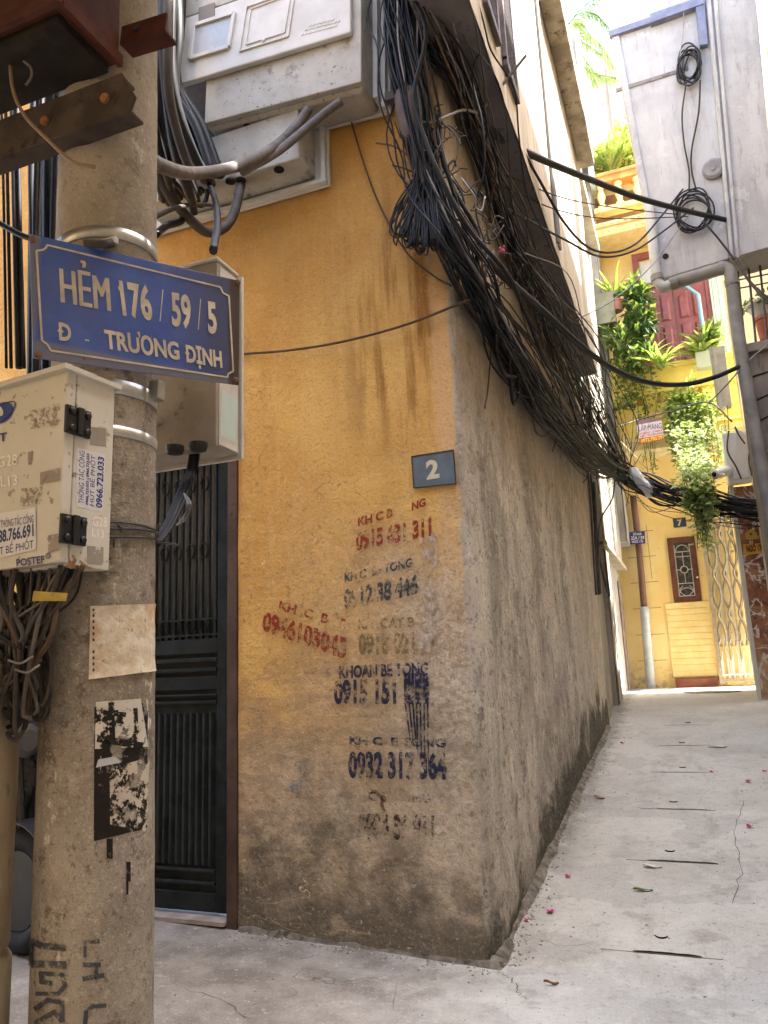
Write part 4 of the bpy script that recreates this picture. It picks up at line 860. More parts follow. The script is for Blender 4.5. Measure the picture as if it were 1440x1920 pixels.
for k in range(46):
    top = fw(792 + rnd.gauss(0, 7), 318 + rnd.gauss(0, 10), .16 + rnd.gauss(0, .02)); f = rnd.random()
    bx = 732 + 92*f + rnd.gauss(0, 5); by = 428 + 40*math.sin(f*2.4) + rnd.gauss(0, 9); wd = rnd.uniform(4, 11)
    b = fw(bx, by, .16 + rnd.gauss(0, .03)); lf = fw(bx - wd, by - 18, .14); r_ = fw(bx + wd, by - 14, .20)
    mid1 = top.lerp(lf, .55) + Vector((rnd.gauss(-.015, .01), 0, 0)); mid2 = top.lerp(r_, .55) + Vector((rnd.gauss(.012, .01), 0, 0))
    Mesh().tube(spline([top, mid1, lf, b, r_, mid2, top + Vector((.01, .01, .01))], 5), .0042, 4).build('wire_loop', M_cab[0], hc)
tp = Mesh().tube(spline(P1([(762, 175, 3.30), (770, 225, 3.31), (782, 262, 3.33)]), 4), [.062, .066, .07, .07, .068, .066, .064, .06, .055], 12)
tp.build('tape_wrap', rubber('grey_brown_tape', (.10, .08, .075), .8), A, smooth=True)
# thick leads at the meter boxes
M_gcond = worn('dusty_grey_conduit', (.085, .075, .07), (.15, .135, .125), 6, .75, 0, .15, (.05, .045, .04), .4, 9)
cable('thick dusty grey conduit sweeping from the cross arm to the big meter box', P1([(232, 240, 1.35), (262, 283, 1.6), (305, 312, 1.9), (370, 325, 2.3), (450, 310, 2.7), (515, 275, 3.0), (556, 235, 3.2), (578, 205, 3.24)]), [.012]*9 + [.026]*48, M_gcond, 'conduit', 'conduit', 8)
cable('second grey conduit rising beside the first into the big meter box', P1([(455, 322, 2.8), (520, 285, 3.0), (575, 240, 3.15), (612, 210, 3.22), (640, 190, 3.24)]), .022, M_gcond, 'conduit', 'conduit')
cable('black cable hooked in a U under the lower meter box', P1([(288, 280, 2.4), (312, 355, 2.6), (345, 400, 2.8), (385, 434, 3.0), (420, 428, 3.1), (440, 395, 3.2), (452, 345, 3.3)]), .026, M_cab[2])
cable('dark cable dropping straight to the grey junction box behind the pole', P1([(384, 330, 2.9), (402, 370, 2.6), (408, 420, 2.2), (400, 470, 1.86)]), .014, M_cab[1])
cable('thinner dark cable curving from the lower meter box to the pole strap', P1([(398, 384, 2.9), (350, 385, 2.6), (300, 402, 2.1), (245, 438, 1.55), (205, 456, 1.27), (160, 457, 1.24)]), .010, M_cab[2])
cable('black cable bend below the lower meter box, nearest the pole', P1([(300, 330, 2.9), (330, 345, 3.0), (352, 372, 3.2), (380, 385, 3.2), (392, 350, 3.3)]), .013, M_cab[0])
cable('short dark hooked cable at the pole edge below the meter boxes', P1([(292, 440, 2.4), (312, 424, 2.6), (340, 415, 2.8), (342, 396, 2.9)]), .016, M_cab[0])
T = thing('rising_cables', 'dark trunk of thick cables rising beside the pole towards the meter boxes', 'cable bundle', on(1, 2.2, 290, 200))
for k in range(34):
    f = k/33; x0 = 226 + 98*f + rnd.gauss(0, 5); y0 = rnd.uniform(1.9, 2.9)
    pts = P1([(x0 + 3, -90, y0), (x0 + rnd.gauss(0, 5), 60, y0), (x0 + 4 + rnd.gauss(0, 6), 180, y0+.05), (x0 + 12 + 18*f + rnd.gauss(0, 7), 290, y0+.2), (x0 + 24 + 40*f + rnd.gauss(0, 10), 350 + rnd.uniform(-20, 50), min(3.3, y0+.5))])
    Mesh().tube(spline(pts, 5), rnd.uniform(.010, .026), 6).build('cable', M_cab[rnd.choice((0, 0, 0, 1, 1, 2))], T, smooth=True)
for k in range(16):
    f = k/15; x0 = 296 + 38*f + rnd.gauss(0, 3); y0 = 3.05 + .1*rnd.random()
    Mesh().tube(spline(P1([(x0 + 8, -120, y0), (x0 + 3 + rnd.gauss(0, 3), 40, y0), (x0 + rnd.gauss(0, 3) - 6, 150, y0), (x0 + 40*f + rnd.gauss(0, 6), 235, y0+.03), (x0 + 10 + 70*f + rnd.gauss(0, 6), 330, y0+.06)]), 5), rnd.uniform(.012, .03), 6).build('cable', M_cab[rnd.choice((0, 0, 0, 1))], T, smooth=True)
T2 = thing('rising_cables', 'narrow dark trunk of cables between the pole and hanging wires', 'cable bundle', on(1, 1.9, 85, 350))
for k in range(13):
    x0 = 60 + 48*k/12 + rnd.gauss(0, 2); y0 = rnd.uniform(1.65, 2.0)
    Mesh().tube(spline(P1([(x0 + 6, -60, y0), (x0 + 4, 120, y0), (x0 + rnd.gauss(0, 2), 300, y0), (x0 - 2 + rnd.gauss(0, 2), 460, y0), (x0 - 4, 760, y0)]), 4), rnd.uniform(.008, .016), 6).build('cable', M_cab[rnd.choice((0, 0, 1, 2))], T2, smooth=True)
for k, (x0, lab) in enumerate(((6, 'thinnest wire hanging straight down behind the telecom cabinet'), (14, 'thin wire hanging beside the thinnest wire behind the cabinet'), (28, 'thick dark cable hanging straight down beside the blue sign'), (36, 'thin cable hanging just beside the blue sign edge'))):
    cable(lab, P1([(x0 - 8, 60, 1.8), (x0 - 2, 250, 1.8), (x0 + 2, 430, 1.8), (x0 + 6 + k, 690, 1.8)]), (.005, .006, .012, .007)[k], M_cab[1])
cable('dark cable running level behind the top corner of the blue sign', P1([(-30, 400, 1.5), (10, 425, 1.5), (50, 445, 1.5), (90, 452, 1.5)]), .009, M_cab[1])
cable('thin tan wire curling over the face of the cross arm', P1([(18, 95, 1.15), (24, 165, 1.15), (45, 215, 1.15), (90, 262, 1.15), (135, 302, 1.16), (178, 313, 1.18)]), .0042, plain('tan_wire', (.26, .18, .10), .6))
cable('short tan wire scrap hanging under the rust red box', P1([(45, 115, 1.12), (58, 128, 1.12), (58, 145, 1.12), (48, 160, 1.12)]), .003, plain('dull_wire', (.14, .12, .10), .6))
# leads from the junction box back to the pole
jl = thing('cable_drop', 'dark bunch of leads from the grey junction box to the pole', 'cable bundle', on(1, 1.8, 365, 850))
for k in range(9):
    a = rnd.gauss(0, 5)
    Mesh().tube(spline(P1([(366 + a, 832, 1.85), (360 + a, 878, 1.8), (340 + a*1.2, 930, 1.72), (316 + a, 985, 1.6), (292 + a*.6, 1022, 1.52)]), 5), rnd.uniform(.004, .008), 5).build('cable', M_cab[rnd.choice((0, 0, 1))], jl, smooth=True)
for k in range(3):
    Mesh().tube(spline(P1([(345, 925, 1.7), (352 + 3*k, 945, 1.66), (348, 962 + 6*k, 1.66), (330, 985, 1.62)]), 4), .0022, 4).build('wire_end', M_cab[3], jl)
tc = thing('tangled_cables', 'mass of old cables spilling from the bottom of the telecom cabinet', 'cable bundle', tb(-.25, .08, 1.2))
for k in range(58):
    x0 = rnd.uniform(-30, 160); y0 = rnd.uniform(1.19, 1.27); xe = 22 + rnd.gauss(0, 30); ye = rnd.uniform(1190, 1390); md = rnd.uniform(.3, .7)
    xe = min(xe, 68)
    pts = P1([(x0, 1060, y0), (x0*.75 + 6 + rnd.gauss(0, 8), 1115 + rnd.gauss(0, 10), y0), (x0*.35 + 18 + rnd.gauss(0, 14), 1180 + rnd.gauss(0, 20), y0-.02), (xe + rnd.gauss(0, 10), ye - 60*md, y0), (xe + rnd.gauss(0, 12), ye, y0)])
    if rnd.random() < .4: pts += P1([(xe + 14, ye + 12, y0), (xe + 26 + rnd.gauss(0, 6), ye - 60, y0+.01), (xe + 10, ye - 130, y0+.01)])
    Mesh().tube(spline(pts, 5), rnd.uniform(.002, .006), 5).build('cable', rnd.choice([M_cab[2], M_cab[2], M_cab[4], M_cab[1], M_gcond]), tc, smooth=True)
for q in ((28, 1238), (40, 1255)):
    Mesh().tube(spline(P1([(q[0]-12, q[1], 1.17), (q[0]+10, q[1]+6, 1.165), (q[0]+28, q[1]-4, 1.17), (q[0]+34, q[1]-8, 1.18)]), 4), .0025, 4).build('tie_wire', M_cab[3], tc)
m = Mesh().hexa(P1([(60, 1127, 1.172), (123, 1127, 1.172), (126, 1112, 1.172), (63, 1108, 1.172)]), (0, .002, 0)); m.build('yellow_tag', worn('dirty_yellow_tag', (.36, .26, .05), (.46, .34, .08), 30, .6, 0, .1, (.2, .15, .06), .4, 60), tc)

# ---------------------------------------------------------------- foliage helpers
def leafmat(name, c1, c2, c3=None):
    n = NT(name); k = n.noise(9, 4, .7); k2 = n.noise(37, 2)
    c = n.mix(n.step(k, .35, .65), c1, c2)
    if c3: c = n.mix(n.step(k2, .56, .62), c, c3)
    return n.bsdf(c, .45, 0, None, .45, trans=n.mix(.5, c, (.25, .35, .03)))
L_green = leafmat('bright_leaf', (.05, .12, .03), (.13, .22, .06), (.28, .34, .14))
L_dark = leafmat('deep_leaf', (.015, .055, .018), (.05, .12, .035), (.10, .17, .06))
L_lime = leafmat('lime_leaf', (.16, .26, .05), (.30, .38, .09), (.50, .50, .20))
L_pale = leafmat('pale_vine_leaf', (.22, .34, .09), (.42, .50, .20), (.66, .68, .48))
L_stem = plain('leaf_stem', (.06, .075, .03), .7)
def leaf(m, p, d, up, ln, wd, fold=.15, droop=.2):
    d = d.normalized(); s = d.cross(up)
    if s.length < 1e-3: s = d.orthogonal()
    s.normalize(); u = s.cross(d)
    a = p; b = p + d*ln*.45 - u*ln*droop*.12; c = p + d*ln - u*ln*droop*.5
    m.add([a, b + s*wd/2 + u*wd*fold, b - u*wd*.02, b - s*wd/2 + u*wd*fold, c], [(0, 1, 2), (0, 2, 3), (1, 4, 2), (2, 4, 3)])
def rv(s=1.): return Vector((rnd.gauss(0, s), rnd.gauss(0, s), rnd.gauss(0, s)))
def bush(m, c, rad, n, ln, wd, up=.4):
    c = Vector(c); rad = Vector(rad)
    cl = [Vector((rnd.gauss(0, .42), rnd.gauss(0, .42), rnd.gauss(0, .42))) for _ in range(max(4, n//14))]
    for k in range(n):
        q = rnd.choice(cl) + rv(.16); p = c + Vector((q.x*rad.x, q.y*rad.y, q.z*rad.z))
        leaf(m, p, q*.7 + rv(.6) + Vector((0, 0, up)), Vector((0, 0, 1)) + rv(.3), ln*rnd.uniform(.6, 1.25), wd*rnd.uniform(.7, 1.2), .15, rnd.uniform(.1, .8))
def blades(m, c, n, ln, wd, spread=.7, droop=1.0):
    c = Vector(c)
    for k in range(n):
        a = rnd.uniform(0, 6.283); e = rnd.uniform(.15, spread); L_ = ln*rnd.uniform(.6, 1.1); d = Vector((math.cos(a)*e, math.sin(a)*e, 1)).normalized(); s = d.cross(Vector((0, 0, 1))).normalized()
        p = c + rv(.02); vs = []; N = 5
        for i in range(N+1):
            t = i/N; w_ = wd*(1-t)**.6*(.5+min(1, t*3)*.5); q = p + d*L_*t + Vector((0, 0, -L_*droop*.35*t*t)) + Vector((math.cos(a), math.sin(a), 0))*L_*.25*droop*t*t
            vs += [q - s*w_/2, q + s*w_/2]
        m.add(vs, [(2*i, 2*i+1, 2*i+3, 2*i+2) for i in range(N)])
def pot(t, c, r, h, mat, taper=.72, rim=.012):
    m = Mesh().lathe(c, [(r*taper, 0), (r*.97, h*.82), (r*.97, h*.84), (r+rim, h*.85), (r+rim, h), (r*.9, h), (r*.86, h*.88)], 24); m.build('pot', mat, t, smooth=False)
    Mesh().lathe(Vector(c) + Vector((0, 0, h*.86)), [(r*.88, 0), (r*.5, .01)], 16).build('soil', M_rust, t)

# ---------------------------------------------------------------- cream house beyond the ochre one, on the left of the alley
M_beige = streaky('darkened_beige_render', (.27, .245, .20), (.37, .34, .285), (.15, .13, .10), (.45, .42, .36))  # streaked cream darkened to make up for strong sun on this house
ch = thing('cream_house', 'streaked cream house with pilasters between the ochre and the yellow house', 'house', (Xc, 11, .8))
m = Mesh()
for (y0, y1, x, z0, z1) in ((YE+.003, 9.2, Xc-.02, 0, 12.2), (9.2, 9.9, Xc-.05, 0, 9.8), (9.9, 10.4, Xc+.02, 0, 2.75), (10.4, 13.12, Xc-.09, 0, 2.70), (9.9, 12.5, Xc+.03, 2.75, 11.6), (12.5, 13.14, Xc+.14, 3.1, 12.6)):
    m.grid(lambda u, v: (x + .012*mn.noise((y0+u*4, v*7, 1)), y0 + (y1-y0)*u, z0 + (z1-z0)*v), 8, 40)
    m.box((x-3, y0, z0), (x-.012, y1, z1))
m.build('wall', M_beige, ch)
M_ledge = worn('stained_ledge', (.32, .27, .2), (.45, .4, .31), 4, .9, 0, .4, (.14, .11, .08), .4, 9)
for a, b in (((Xc-.4, 9.9, 2.70), (Xc+.05, 13.1, 2.76)), ((Xc-.2, 9.1, 7.9), (Xc+.2, 12.2, 8.05)), ((Xc-.2, YE+.3, 9.9), (Xc+.24, 12.9, 10.1))): Mesh().box(a, b).build('ledge', M_ledge, ch, bevel=.008)
m = Mesh().box((Xc-.1, 12.62, .8), (Xc-.07, 13.1, 2.5)); m.build('door', worn('brown_side_door', (.16, .11, .085), (.24, .18, .14), 4), ch)
m = Mesh(); m.box((Xc+.14, 12.35, 9.3), (Xc+.22, 12.7, 12.4)); m.build('teal_strip', worn('pale_teal_sheet', (.42, .52, .50), (.5, .6, .57), 5, .5), ch)
for lab, pts, r in (('dark drain pipe with a forked foot on the cream wall', [(1113, 905), (1118, 1000), (1124, 1113)], .02), ('thin branch pipe slanting from the dark drain on cream wall', [(1120, 1035), (1130, 1072), (1139, 1110)], .014), ('short rusty upright pipe beside the forked drain', [(1133, 1030), (1138, 1075), (1143, 1118)], .012)):
    cable(lab, [on(0, Xc+.04, *p) for p in pts], r, M_cab[2], 'drain_pipe', 'pipe', 3)
# ---------------------------------------------------------------- yellow house at the end
yh = thing('yellow_house', 'bright yellow house number 7 with balconies closing the alley', 'house', (0, Yf, .83))
n = NT('sunny_yellow_render'); k1 = n.noise(1.2, 5, .6); k2 = n.noise(6, 6, .68); k3 = n.noise(1, 5, .65, n.vec(12, 12, 1.4))
c = n.mix(n.step(k1, .35, .65), (.76, .54, .20), (.82, .63, .28)); c = n.mix(n.ma('MULTIPLY', n.step(k3, .52, .7), .35), c, (.78, .64, .34))
c = n.mix(n.ma('MULTIPLY', n.step(n.ma('ADD', n.z, k2), 1.9, 1.35), n.step(k2, .5, .56)), c, (.42, .33, .22)); c = n.mix(n.step(n.noise(19, 4, .7), .67, .71), c, (.25, .17, .07))
M_yel = n.bsdf(c, .85, 0, n.bump(k2, .3, .008), .2)
M_yelt = worn('yellow_glazed_tile', (.76, .56, .21), (.82, .64, .28), 6, .5, 0, .1, (.56, .39, .16), .3, 12, None, .4)
def fbox(m, x0, z0, x1, z1, p, d=.05): return m.box((x0, Yf-p, z0), (x1, Yf-p+d, z1))
m = Mesh().box((-1.15, Yf, .3), (2.6, Yf+.35, 10.6)); m.box((-1.15, Yf-.012, .3), (-.42, Yf, 3.9)); wl = m.build('wall', M_yel, yh)
m = Mesh(); dk = Mesh(); z = .98; i = 0
for k in range(12):
    h = .097; x0, x1 = -.37 + .006*k, .30
    m.box((-.36, Yf-.02, z), (.30, Yf-.001, z+h-.006)); z += h
m.box((-.362, Yf-.0105, .98), (.302, Yf-.0005, z)); m.build('tiled_panel', M_yelt, yh, bevel=.003)
gl = Mesh()
for zz in (1.25, 1.66, 2.08, 2.5, 2.92, 3.34): gl.box((-.86, Yf-.0135, zz), (-.42, Yf-.0115, zz+.009))
gl.box((-.52, Yf-.0135, 2.55), (-.512, Yf-.0115, 3.45)); gl.build('render_joint', plain('joint_shade', (.28, .18, .06), .9), yh)
Mesh().box((-.33, Yf-.16, .78), (.28, Yf, .955)).build('doorstep', worn('red_brown_stone', (.17, .05, .03), (.25, .09, .055), 6, .5), yh, bevel=.008)
M_wood = worn('red_brown_wood', (.095, .032, .018), (.15, .055, .03), 8, .5, 0, .15, (.06, .02, .012), .4, 16)
wq = [fh(1251, 1010, .03), fh(1303, 1005, .03), fh(1316, 1126, .03), fh(1264, 1130, .03)]
wx0, wx1 = -.222, .196; wz0, wz1 = 2.15, 3.19
f = Mesh(); fbox(f, wx0, wz0, wx0+.085, wz1, .035); fbox(f, wx1-.085, wz0, wx1, wz1, .035); fbox(f, wx0+.085, wz0, wx1-.085, wz0+.075, .035); fbox(f, wx0+.085, wz1-.095, wx1-.085, wz1, .035)
win = f.build('window', M_wood, yh, bevel=.004)
fbox(Mesh(), wx0+.08, wz0+.07, wx1-.08, wz1-.09, .012, .006).build('pane', plain('dim_window_glass', (.05, .045, .04), .25, 0, .6), win)
g = Mesh(); xm = (wx0+wx1)/2; yy = Yf-.03; ga, gb = wx0+.095, wx1-.095
for x in (ga, gb): g.tube([(x, yy, wz0+.09), (x, yy, wz1-.12)], .0075, 5)
for zz in (wz0+.09, wz0+.29, wz1-.32, wz1-.24): g.tube([(ga, yy, zz), (gb, yy, zz)], .0075, 5)
g.tube([(xm, yy, wz0+.29), (xm, yy, 2.60)], .007, 5); g.tube([(xm, yy, 2.72), (xm, yy, wz1-.24)], .007, 5)
g.tube([(xm + .055*math.cos(t*.393), yy, 2.66 + .055*math.sin(t*.393)) for t in range(17)], .008, 5); g.tube([(ga-.02, yy, 2.66), (xm-.055, yy, 2.66)], .007, 5); g.tube([(xm+.055, yy, 2.66), (gb+.02, yy, 2.66)], .007, 5)
g.tube([(xm + .1*math.cos(t*.3927), yy, wz1-.24 + .11*math.sin(t*.3927)) for t in range(9)], .007, 5)
for s in (-1, 1): g.tube([(xm + s*(.02+.08*math.sin(t*.35)), yy, wz0+.09+.02*t) for t in range(9)], .006, 5)
g.tube([(xm + .1*math.cos(t*.3927), yy, wz0+.14 + .08*math.sin(t*.3927)) for t in range(9)], .006, 5)
g.build('window_grille', plain('pale_grille', (.45, .42, .38), .5), win)
Mesh().lathe((wx1-.03, Yf-.035, 2.52), [(.018, 0), (.018, .02), (.01, .03)], 10, (0, -1, 0)).build('handle', plain('white_handle', (.6, .58, .55), .4), win)
np_ = thing('house_number_plate', 'dark enamel plate reading 7 above the small window', 'number plate', (0.0, Yf-.02, 3.4))
Mesh().box((-.096, Yf-.018, 3.355), (.10, Yf-.004, 3.505)).build('plate', plate_tex('dark_enamel', (.025, .045, .06)), np_, bevel=.003)
Mesh().text('7', (-.035, Yf-.019, 3.38), (.04, Yf-.019, 3.38), (-.035, Yf-.019, 3.48), bold=.04).build('numeral', plain('plate_numeral', (.6, .56, .4), .6), np_)
# balconies
bx0, bx1, by = -.85, 1.9, 12.6
m = Mesh().box((bx0, by-.03, 4.55), (bx1, Yf, 4.72)); m.box((bx0, by-.06, 4.70), (bx1, by+.3, 4.78)); m.build('balcony_slab', worn('cream_yellow_slab', (.50, .40, .20), (.6, .5, .28), 4, .85, 0, .2, (.32, .26, .18), .35, 8), yh, bevel=.01)
m = Mesh().box((bx0, by, 4.78), (bx1, by+.1, 5.46)); m.box((bx0, by-.05, 5.46), (bx1, by+.12, 5.84)); m.box((bx0, by-.07, 5.84), (bx1, by+.14, 5.93))
x = bx0 + .04
sh = Mesh()
while x < bx1-.1:
    for k in range(2):
        m.lathe((x + (0 if k == 0 else .08), by-.012, 5.46 - .012*k), [(.038, 0), (.03, .012)], 10, (0, -1, 0))
    sh.add([(x + .14 + .055*math.cos(t), by-.003, 5.30 + .15*math.sin(t)*(1 if math.sin(t) > 0 else .0)) for t in [k*math.pi/8 for k in range(9)]], [tuple(range(9))]); x += .3
pr = m.build('balcony_parapet', worn('lemon_yellow_paint', (.74, .58, .13), (.80, .66, .2), 4, .8, 0, .2, (.5, .38, .12), .3, 10), yh, bevel=.006)
sh.build('arch_recess_shade', worn('ochre_recess_shade', (.34, .20, .04), (.44, .28, .07), 6), pr)  # flat half discs, recess shade put into the darker ochre
ml = Mesh()
for zz in (4.86, 5.12): ml.box((bx0, by-.02, zz), (bx1, by, zz+.05))
ml.build('moulding', M_yelt, pr)
m = Mesh(); U0, U1 = -.78, 2.2; uy = 12.6
m.box((U0, uy-.12, 8.35), (U1, Yf, 8.5)); m.box((U0, uy-.16, 8.5), (U1, uy+.1, 8.58)); m.box((U0, uy-.08, 8.82), (U1, uy+.12, 8.92))
m.build('upper_balcony_slab', worn('sandy_stucco', (.58, .42, .16), (.66, .5, .24), 6, .85, 0, .5, (.38, .26, .12), .4, 14), yh, bevel=.01)
fz = Mesh(); 
for k in range(26):
    x = U0 + .06 + k*.11; fz.lathe((x, uy-.165, 8.54), [(.032, 0), (.02, .02)], 8, (0, -1, 0)); fz.lathe((x+.05, uy-.125, 8.42), [(.026, 0), (.016, .016)], 8, (0, -1, 0))
fz.build('frieze', worn('carved_frieze', (.50, .38, .2), (.62, .5, .3), 20, .9), yh)
m = Mesh(); m.box((U0, uy-.1, 9.36), (U1, uy+.14, 9.50)); m.box((U0, uy-.13, 9.47), (U1, uy+.17, 9.53)); m.build('orange_coping', worn('orange_coping_paint', (.55, .22, .06), (.64, .32, .1), 5, .8, 0, .2, (.4, .2, .1), .3, 12), yh, bevel=.008)
for k in range(9):
    x = U0 + .14 + k*.30
    Mesh().lathe((x, uy, 8.92), [(.07, 0), (.07, .05), (.035, .09), (.075, .22), (.04, .36), (.07, .40), (.07, .44)], 12).build('baluster', M_yelt, yh, smooth=True)
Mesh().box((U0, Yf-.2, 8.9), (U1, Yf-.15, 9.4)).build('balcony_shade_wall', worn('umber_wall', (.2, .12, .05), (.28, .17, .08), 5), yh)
# maroon doors on the balcony
M_mar = worn('maroon_door_paint', (.20, .055, .055), (.26, .085, .085), 7, .5, 0, .12, (.15, .04, .04), .35, 14, None, .4)
dz0, dz1, dx0, dxm, dx1 = 4.8, 7.55, -.17, .32, .83
m = Mesh()
for a, b in ((dx0-.1, dx0), (dx1, dx1+.1)): m.box((a, Yf-.07, dz0), (b, Yf, 8.2))
m.box((dx0-.1, Yf-.075, dz1), (dx1+.1, Yf, dz1+.1)); m.box((dx0-.1, Yf-.075, 8.12), (dx1+.1, Yf, 8.24)); m.box((dxm-.04, Yf-.065, dz1), (dxm+.04, Yf, 8.12))
m.build('balcony_door_frame', M_mar, yh, bevel=.006)
fn = Mesh(); fn.box((dx0+.02, Yf-.02, dz1+.12), (dxm-.06, Yf-.01, 8.08)); fn.box((dxm+.06, Yf-.02, dz1+.12), (dx1-.02, Yf-.01, 8.08)); fn.build('fanlight', plain('fanlight_glass', (.55, .56, .56), .3), yh)
for a, b in ((dx0, dxm-.008), (dxm+.008, dx1)):
    m = Mesh().box((a, Yf-.045, dz0), (b, Yf-.005, dz1)); d = m.build('balcony_door', M_mar, yh, bevel=.004)
    pn = Mesh(); wd = (b-a-.18)/2
    for c2 in range(2):
        x0 = a + .06 + c2*(wd+.06)
        for z0, z1, arch in ((4.95, 5.35, 0), (5.45, 5.62, 0), (5.72, 6.22, 0), (6.32, 6.80, 0), (6.90, 7.30, 1)):
            t0, t1 = (z1 + (.12 if c2 == 1 and b == dx1 or c2 == 0 and b != dx1 else .04), z1 + .12) if arch else (z1, z1)
            if arch: t0, t1 = (z1, z1+.10) if c2 == 0 else (z1+.10, z1)
            pn.hexa([(x0, Yf-.045, z0), (x0+wd, Yf-.045, z0), (x0+wd, Yf-.045, t1), (x0, Yf-.045, t0)], (0, .0001, 0))
            k = .03; pn.add([(x0, Yf-.046, z0), (x0+wd, Yf-.046, z0), (x0+wd, Yf-.046, t1), (x0, Yf-.046, t0), (x0+k, Yf-.075, z0+k), (x0+wd-k, Yf-.075, z0+k), (x0+wd-k, Yf-.075, t1-k), (x0+k, Yf-.075, t0-k)],
                   [(4, 5, 6, 7), (0, 1, 5, 4), (1, 2, 6, 5), (2, 3, 7, 6), (3, 0, 4, 7)])
    pn.build('raised_panel', M_mar, d)
m = Mesh()
for k in range(9): m.box((.90 + k*.042, Yf-.11 - .012*(k % 2), 5.2), (.94 + k*.042, Yf-.02, 8.2))
m.build('teal_shutter', worn('pale_teal_paint', (.40, .52, .49), (.48, .6, .56), 6, .5, 0, .1, (.34, .42, .38), .3, 12), yh)
pl = Mesh().tube([(.72, 12.9, 5.3), (.70, 12.9, 7.15)], .035, 10); pl.tube([(.70, 12.9, 7.15), (.20, 12.95, 7.75)], .03, 10); tag(pl.build('blue_awning_pole', plain('sky_blue_pipe', (.24, .42, .52), .5)), 'pale blue pipe frame bent over beside the maroon doors', 'pipe frame')
# folding gate
fg = thing('folding_gate', 'bronze folding lattice gate across the yellow house entrance', 'gate', (.57, 12.95, .86))
M_gate = worn('tarnished_bronze_paint', (.19, .16, .105), (.28, .235, .16), 14, .6, .1, .1, (.30, .27, .22), .3, 10)
M_gatel = worn('whitened_gate_paint', (.42, .40, .35), (.52, .50, .45), 10, .6)
gx0, gx1, gz0_, gz1_, gy = .345, .785, .90, 3.62, 12.95
m = Mesh()
for x in (gx0-.02, gx1+.02): m.box((x-.022, gy-.03, .86), (x+.022, gy+.02, gz1_))
m.box((gx0, gy-.02, gz0_), (gx1, gy+.01, gz0_+.03)); m.box((gx0, gy-.02, gz1_-.04), (gx1, gy+.01, gz1_)); m.build('gate_frame', M_gate, fg)
wv = (gx1-gx0)/3
per = .62
def wave(k, sgn):
    pts = []; N = 60
    for i in range(N+1):
        z = 1.42 + (gz1_-1.46)*i/N; ph = (z-1.42)/per % 1.0
        a = math.sin(math.pi*min(1, ph/.74)) if ph < .74 else -math.sin(math.pi*(ph-.74)/.26)*.32
        x = gx0 + wv*(k+.5) + sgn*(wv*.5)*(a*.98 if a > 0 else a)
        x = gx0 + wv*(k + .5) + sgn*wv*.5*(1 - abs(a)) if True else x
        pts.append((min(max(x, gx0), gx1), gy - .004*sgn, z))
    return pts
for k in range(3):
    for s in (-1, 1):
        l = Mesh(); N = 66; pts = []
        for i in range(N+1):
            z = 1.42 + (gz1_-1.46)*i/N; ph = ((z-1.36)/per) % 1.0
            if ph < .74: a = math.sin(math.pi*ph/.74)**.8 * .35
            else: a = -.14*math.sin(math.pi*(ph-.74)/.26)
            pts.append((gx0 + wv*(k+.5) + s*wv*a, gy - .006*s, z))
        l.tube(pts, .021, 5); l.build('lattice_bar', M_gate, fg)
st = Mesh()
for k in range(4): st.box((gx0 + wv*k - .011, gy-.012, gz0_), (gx0 + wv*k + .011, gy+.008, gz1_-.04))
st.build('upright', M_gate, fg)
lo = Mesh()
for k in range(3):
    x = gx0 + wv*(k+.5); lo.tube([(x - wv*.42, gy-.012, 1.0), (x - wv*.42, gy-.012, 1.2), (x, gy-.012, 1.42), (x + wv*.42, gy-.012, 1.2), (x + wv*.42, gy-.012, 1.0)], .011, 5); lo.tube([(x-wv*.42, gy-.014, 1.46), (x, gy-.014, 1.6), (x+wv*.42, gy-.014, 1.46)], .01, 5)
lo.tube([(gx0, gy-.015, 1.0), (gx1, gy-.015, 1.0)], .012, 5)
for k in range(6): lo.tube([(gx0 + wv*.5*(k+.4), gy-.012, .95), (gx0 + wv*.5*(k+.4), gy-.012, 1.25)], .009, 5)
lo.build('lower_arches', M_gatel, fg)
Mesh().box((gx0-.02, gy+.12, .84), (gx1+.25, gy+.14, 3.7)).build('backing_sheet', M_yel, fg)
# drain pipes and signs at the left of the yellow house
cable('tall brown drain pipe passing behind the tiny navy sign', [fh(1187, 930, .1), fh(1198, 1030, .1), fh(1208, 1142, .1)], .052, worn('brown_pipe_paint', (.12, .06, .04), (.17, .09, .06), 5, .6), 'drain_pipe', 'pipe', 3, sides=12)
cable('pale grey pipe sleeve standing at the foot of the brown drain', [fh(1208, 1138, .12), fh(1214, 1210, .12), fh(1221, 1292, .12)], .07, worn('pale_grey_pipe', (.38, .40, .38), (.48, .5, .47), 8, .6, 0, .1, (.3, .28, .24), .3, 14), 'pipe_sleeve', 'pipe', 3, sides=14)
bs = thing('alley_sign', 'tiny navy sign lettered 22A / 59 on the brown drain pipe', 'sign', fh(1195, 1020, .2))
q = [fh(1180, 1021, .19), fh(1210, 1019, .19), fh(1209, 996, .19), fh(1180, 998, .19)]
Mesh().hexa(q, (0, .006, 0)).build('plate', plain('navy_enamel', (.025, .03, .17), .5), bs)
lines('lettering', lambda px, py, e: fh(px, py, .192), M_white, bs, [('SỐ NHÀ', (1187, 1004), (1203, 1003), (1187, 1000)), ('22A / 59', (1183, 1012), (1208, 1011), (1183, 1006)), ('NGÕ 176', (1185, 1018), (1206, 1017), (1185, 1014))], .03)
bn = thing('hanging_banner', 'small red and white banner advertising LẮP MẠNG on a wire', 'banner', on(1, 11.9, 1222, 832))
def bq(px, py, e=0): return on(1, 11.9 - e, px, py)
